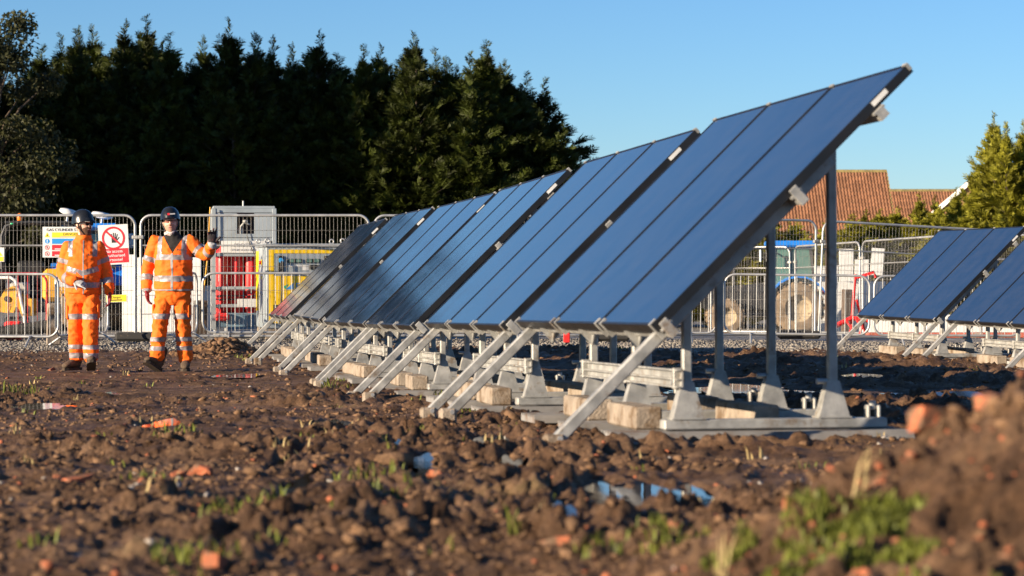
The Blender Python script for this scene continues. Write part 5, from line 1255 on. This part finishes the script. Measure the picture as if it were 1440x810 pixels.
def bands_left(c, q, arm, ap, tor):
    x, y, z = c.T; T = ~arm
    zc = 1.075 + .30*np.abs(x)
    bd = T & (np.abs(z - zc) < .030) | T & (np.abs(z-.945) < .032)
    bd |= T & (np.abs(np.abs(x)-.135) < .026) & (z > 1.26) & (z < 1.45) & (y < .06)
    for sd in ('r', 'l'):
        m, t1, d1, t2, d2 = ap[sd]; up = d1 <= d2
        bd |= m & up & (np.abs(t1-.52) < .09) | m & ~up & (np.abs(t2-.48) < .13)
    zip_ = T & (np.abs(x-.01) < .007) & (y < -.05) & (z < 1.44)
    return [('zip', zip_, m_txtgrey, .002), ('reflective_band', bd & ~zip_, m_band, .002)]
def bands_right(c, q, arm, ap, tor):
    x, y, z = c.T; T = ~arm
    bd = T & (np.abs(z-1.255) < .029) | T & (np.abs(z-1.02) < .030)
    bd |= T & (np.abs(np.abs(x)-.135) < .026) & (z > 1.255) & (z < 1.50)
    for sd in ('r', 'l'):
        m, t1, d1, t2, d2 = ap[sd]; up = d1 <= d2
        bd |= m & up & (np.abs(t1-.60) < .09) | m & ~up & (np.abs(t2-.42) < (.14 if sd == 'r' else .12))
    op = T & (y < 0) & (z > 1.30) & (np.abs(x-.015) < (z-1.30)*.60) | T & (z > 1.485) & (np.abs(x+.015) < .115)
    zip_ = T & (np.abs(x-.01) < .010) & (y < -.05) & (z <= 1.30)
    cuff = np.zeros(len(c), bool)
    for sd in ('r', 'l'): m, t1, d1, t2, d2 = ap[sd]; cuff |= m & (t2 > .98) & (d2 < d1)
    hem = T & (z < tor[0][0]+.016)
    return [('inner_fleece', op, m_dark, -.004), ('zip', zip_ & ~op, m_txtgrey, .002), ('hem_trim', (hem | cuff) & ~op & ~zip_, m_txtgrey, .001), ('reflective_band', bd & ~op & ~zip_, m_band, .002)]

def badge_cross(h):
    b = MB(); M = Matrix.Translation((.088, -.062, .285)) @ Vector((.8, -.55, .45)).to_track_quat('Z', 'Y').to_matrix().to_4x4()
    b.lathe([(.001, .0), (.024, 0), (.024, .003), (.001, .003)], n=16, M=M).build('badge', m_green, h)
    b = MB(); b.box(-.016, .016, -.006, .006, .0035, .005, M=M).box(-.006, .006, -.016, .016, .0036, .0052, M=M).build('cross', m_txtwhite, h)
def badge_logo(h):
    b = MB(); M = Matrix.Translation((.012, -.128, .262)) @ Vector((0.1, -1, .38)).to_track_quat('Z', 'Y').to_matrix().to_4x4()
    MB().box(-.034, -.008, -.013, .013, .0, .004, M=M).build('logo_red', m_signred, h); MB().box(-.006, .05, -.008, .008, .0, .004, M=M).build('logo_white', m_txtgrey, h)

# left worker: walking, head turned to his left, right hand across his belt
YM = 27.6; x1 = (117-720)/F*YM
J1 = dict(neck=(.01, .0, 1.47), shr=(-.160, .01, 1.355), elr=(-.225, .03, 1.075), wrr=(-.075, -.215, .985), shl=(.160, .0, 1.355), ell=(.250, .035, 1.09), wrl=(.290, -.04, .865),
          hir=(-.095, 0, .90), knr=(-.085, -.02, .49), anr=(-.075, .06, .13), hil=(.095, 0, .90), knl=(.085, -.11, .50), anl=(.095, -.17, .14), cx=.0, rcross=True)
tor1 = [(.845, 0, 0, .195, .145), (.87, 0, 0, .200, .150), (.97, 0, 0, .198, .148), (1.10, 0, -.005, .203, .150), (1.24, 0, 0, .205, .148), (1.33, 0, .005, .196, .132), (1.385, 0, .008, .165, .115), (1.425, 0, .008, .122, .102), (1.46, .003, .004, .088, .094), (1.50, .006, .0, .080, .090)]
tro1 = [(.74, 0, 0, .15, .11), (.80, 0, 0, .178, .128), (.88, 0, 0, .182, .135), (.95, 0, 0, .17, .125)]
gl1 = [(((-.075, -.215, .985), (.80, -.42, -.28), (.2, .55, -.75), m_glovegrey, [.1, .75, .85, .9]), dict(side=-1)),
       (((.290, -.04, .865), (.05, -.15, -1), (-1, -.2, 0), m_glovered, .45), dict(side=-1))]
worker('bearded worker in orange hi-vis and black helmet looking sideways, left', (x1, YM, gb(x1, YM)-.008), R(6), J1, tor1, tro1, [(.565, .625), (.235, .285), (.135, .195)], bands_left, (.095, -.158, 1.275), gl1,
       [((-.075, .07, .02), R(-34), R(0)), ((.095, -.16, .03), R(5), R(-22))],
       lambda r: head(r, (.012, -.01, 1.428), R(48), R(-5), True, m_lens, badge_cross), 2)
# right worker: facing the lens, left hand raised
x2 = (244-720)/F*YM
J2 = dict(neck=(-.02, 0, 1.50), shr=(-.20, .01, 1.42), elr=(-.300, .05, 1.125), wrr=(-.290, -.04, .89), shl=(.185, 0, 1.425), ell=(.365, -.06, 1.285), wrl=(.470, -.22, 1.40),
          hir=(-.10, 0, .92), knr=(-.135, -.10, .50), anr=(-.165, -.10, .15), hil=(.09, 0, .92), knl=(.105, .0, .50), anl=(.125, .05, .12), cx=-.005)
tor2 = [(.885, 0, 0, .215, .150), (.91, 0, 0, .220, .155), (1.02, 0, 0, .215, .152), (1.15, 0, -.005, .212, .152), (1.28, 0, 0, .215, .150), (1.39, 0, .005, .205, .134), (1.44, -.003, .008, .168, .116), (1.475, -.010, .008, .124, .104), (1.51, -.016, .006, .096, .098), (1.545, -.02, .005, .090, .092)]
tro2 = [(.73, 0, 0, .15, .11), (.80, 0, 0, .188, .132), (.90, 0, 0, .19, .138), (.97, 0, 0, .175, .125)]
gl2 = [(((-.290, -.04, .89), (.12, -.2, -1), (1, -.1, .1), m_glovered, .40), dict(side=1)),
       (((.470, -.22, 1.40), (.02, -.18, 1), (.25, -1, -.1), m_gloveblack, [.12, .35, .55, .6]), dict(side=1, spread=.35, s=1.2))]
worker('worker in orange hi-vis with open collar and raised hand, right of pair', (x2, YM, gb(x2, YM)-.012), R(-3), J2, tor2, tro2, [(.575, .635), (.325, .375), (.225, .275)], bands_right, (.105, -.150, 1.335), gl2,
       [((-.165, -.09, .02), R(-26), R(-24)), ((.125, .06, .015), R(8), R(0))],
       lambda r: head(r, (-.02, -.01, 1.460), R(8), R(-5), False, m_redlens, badge_logo, R(-4), True), 9)
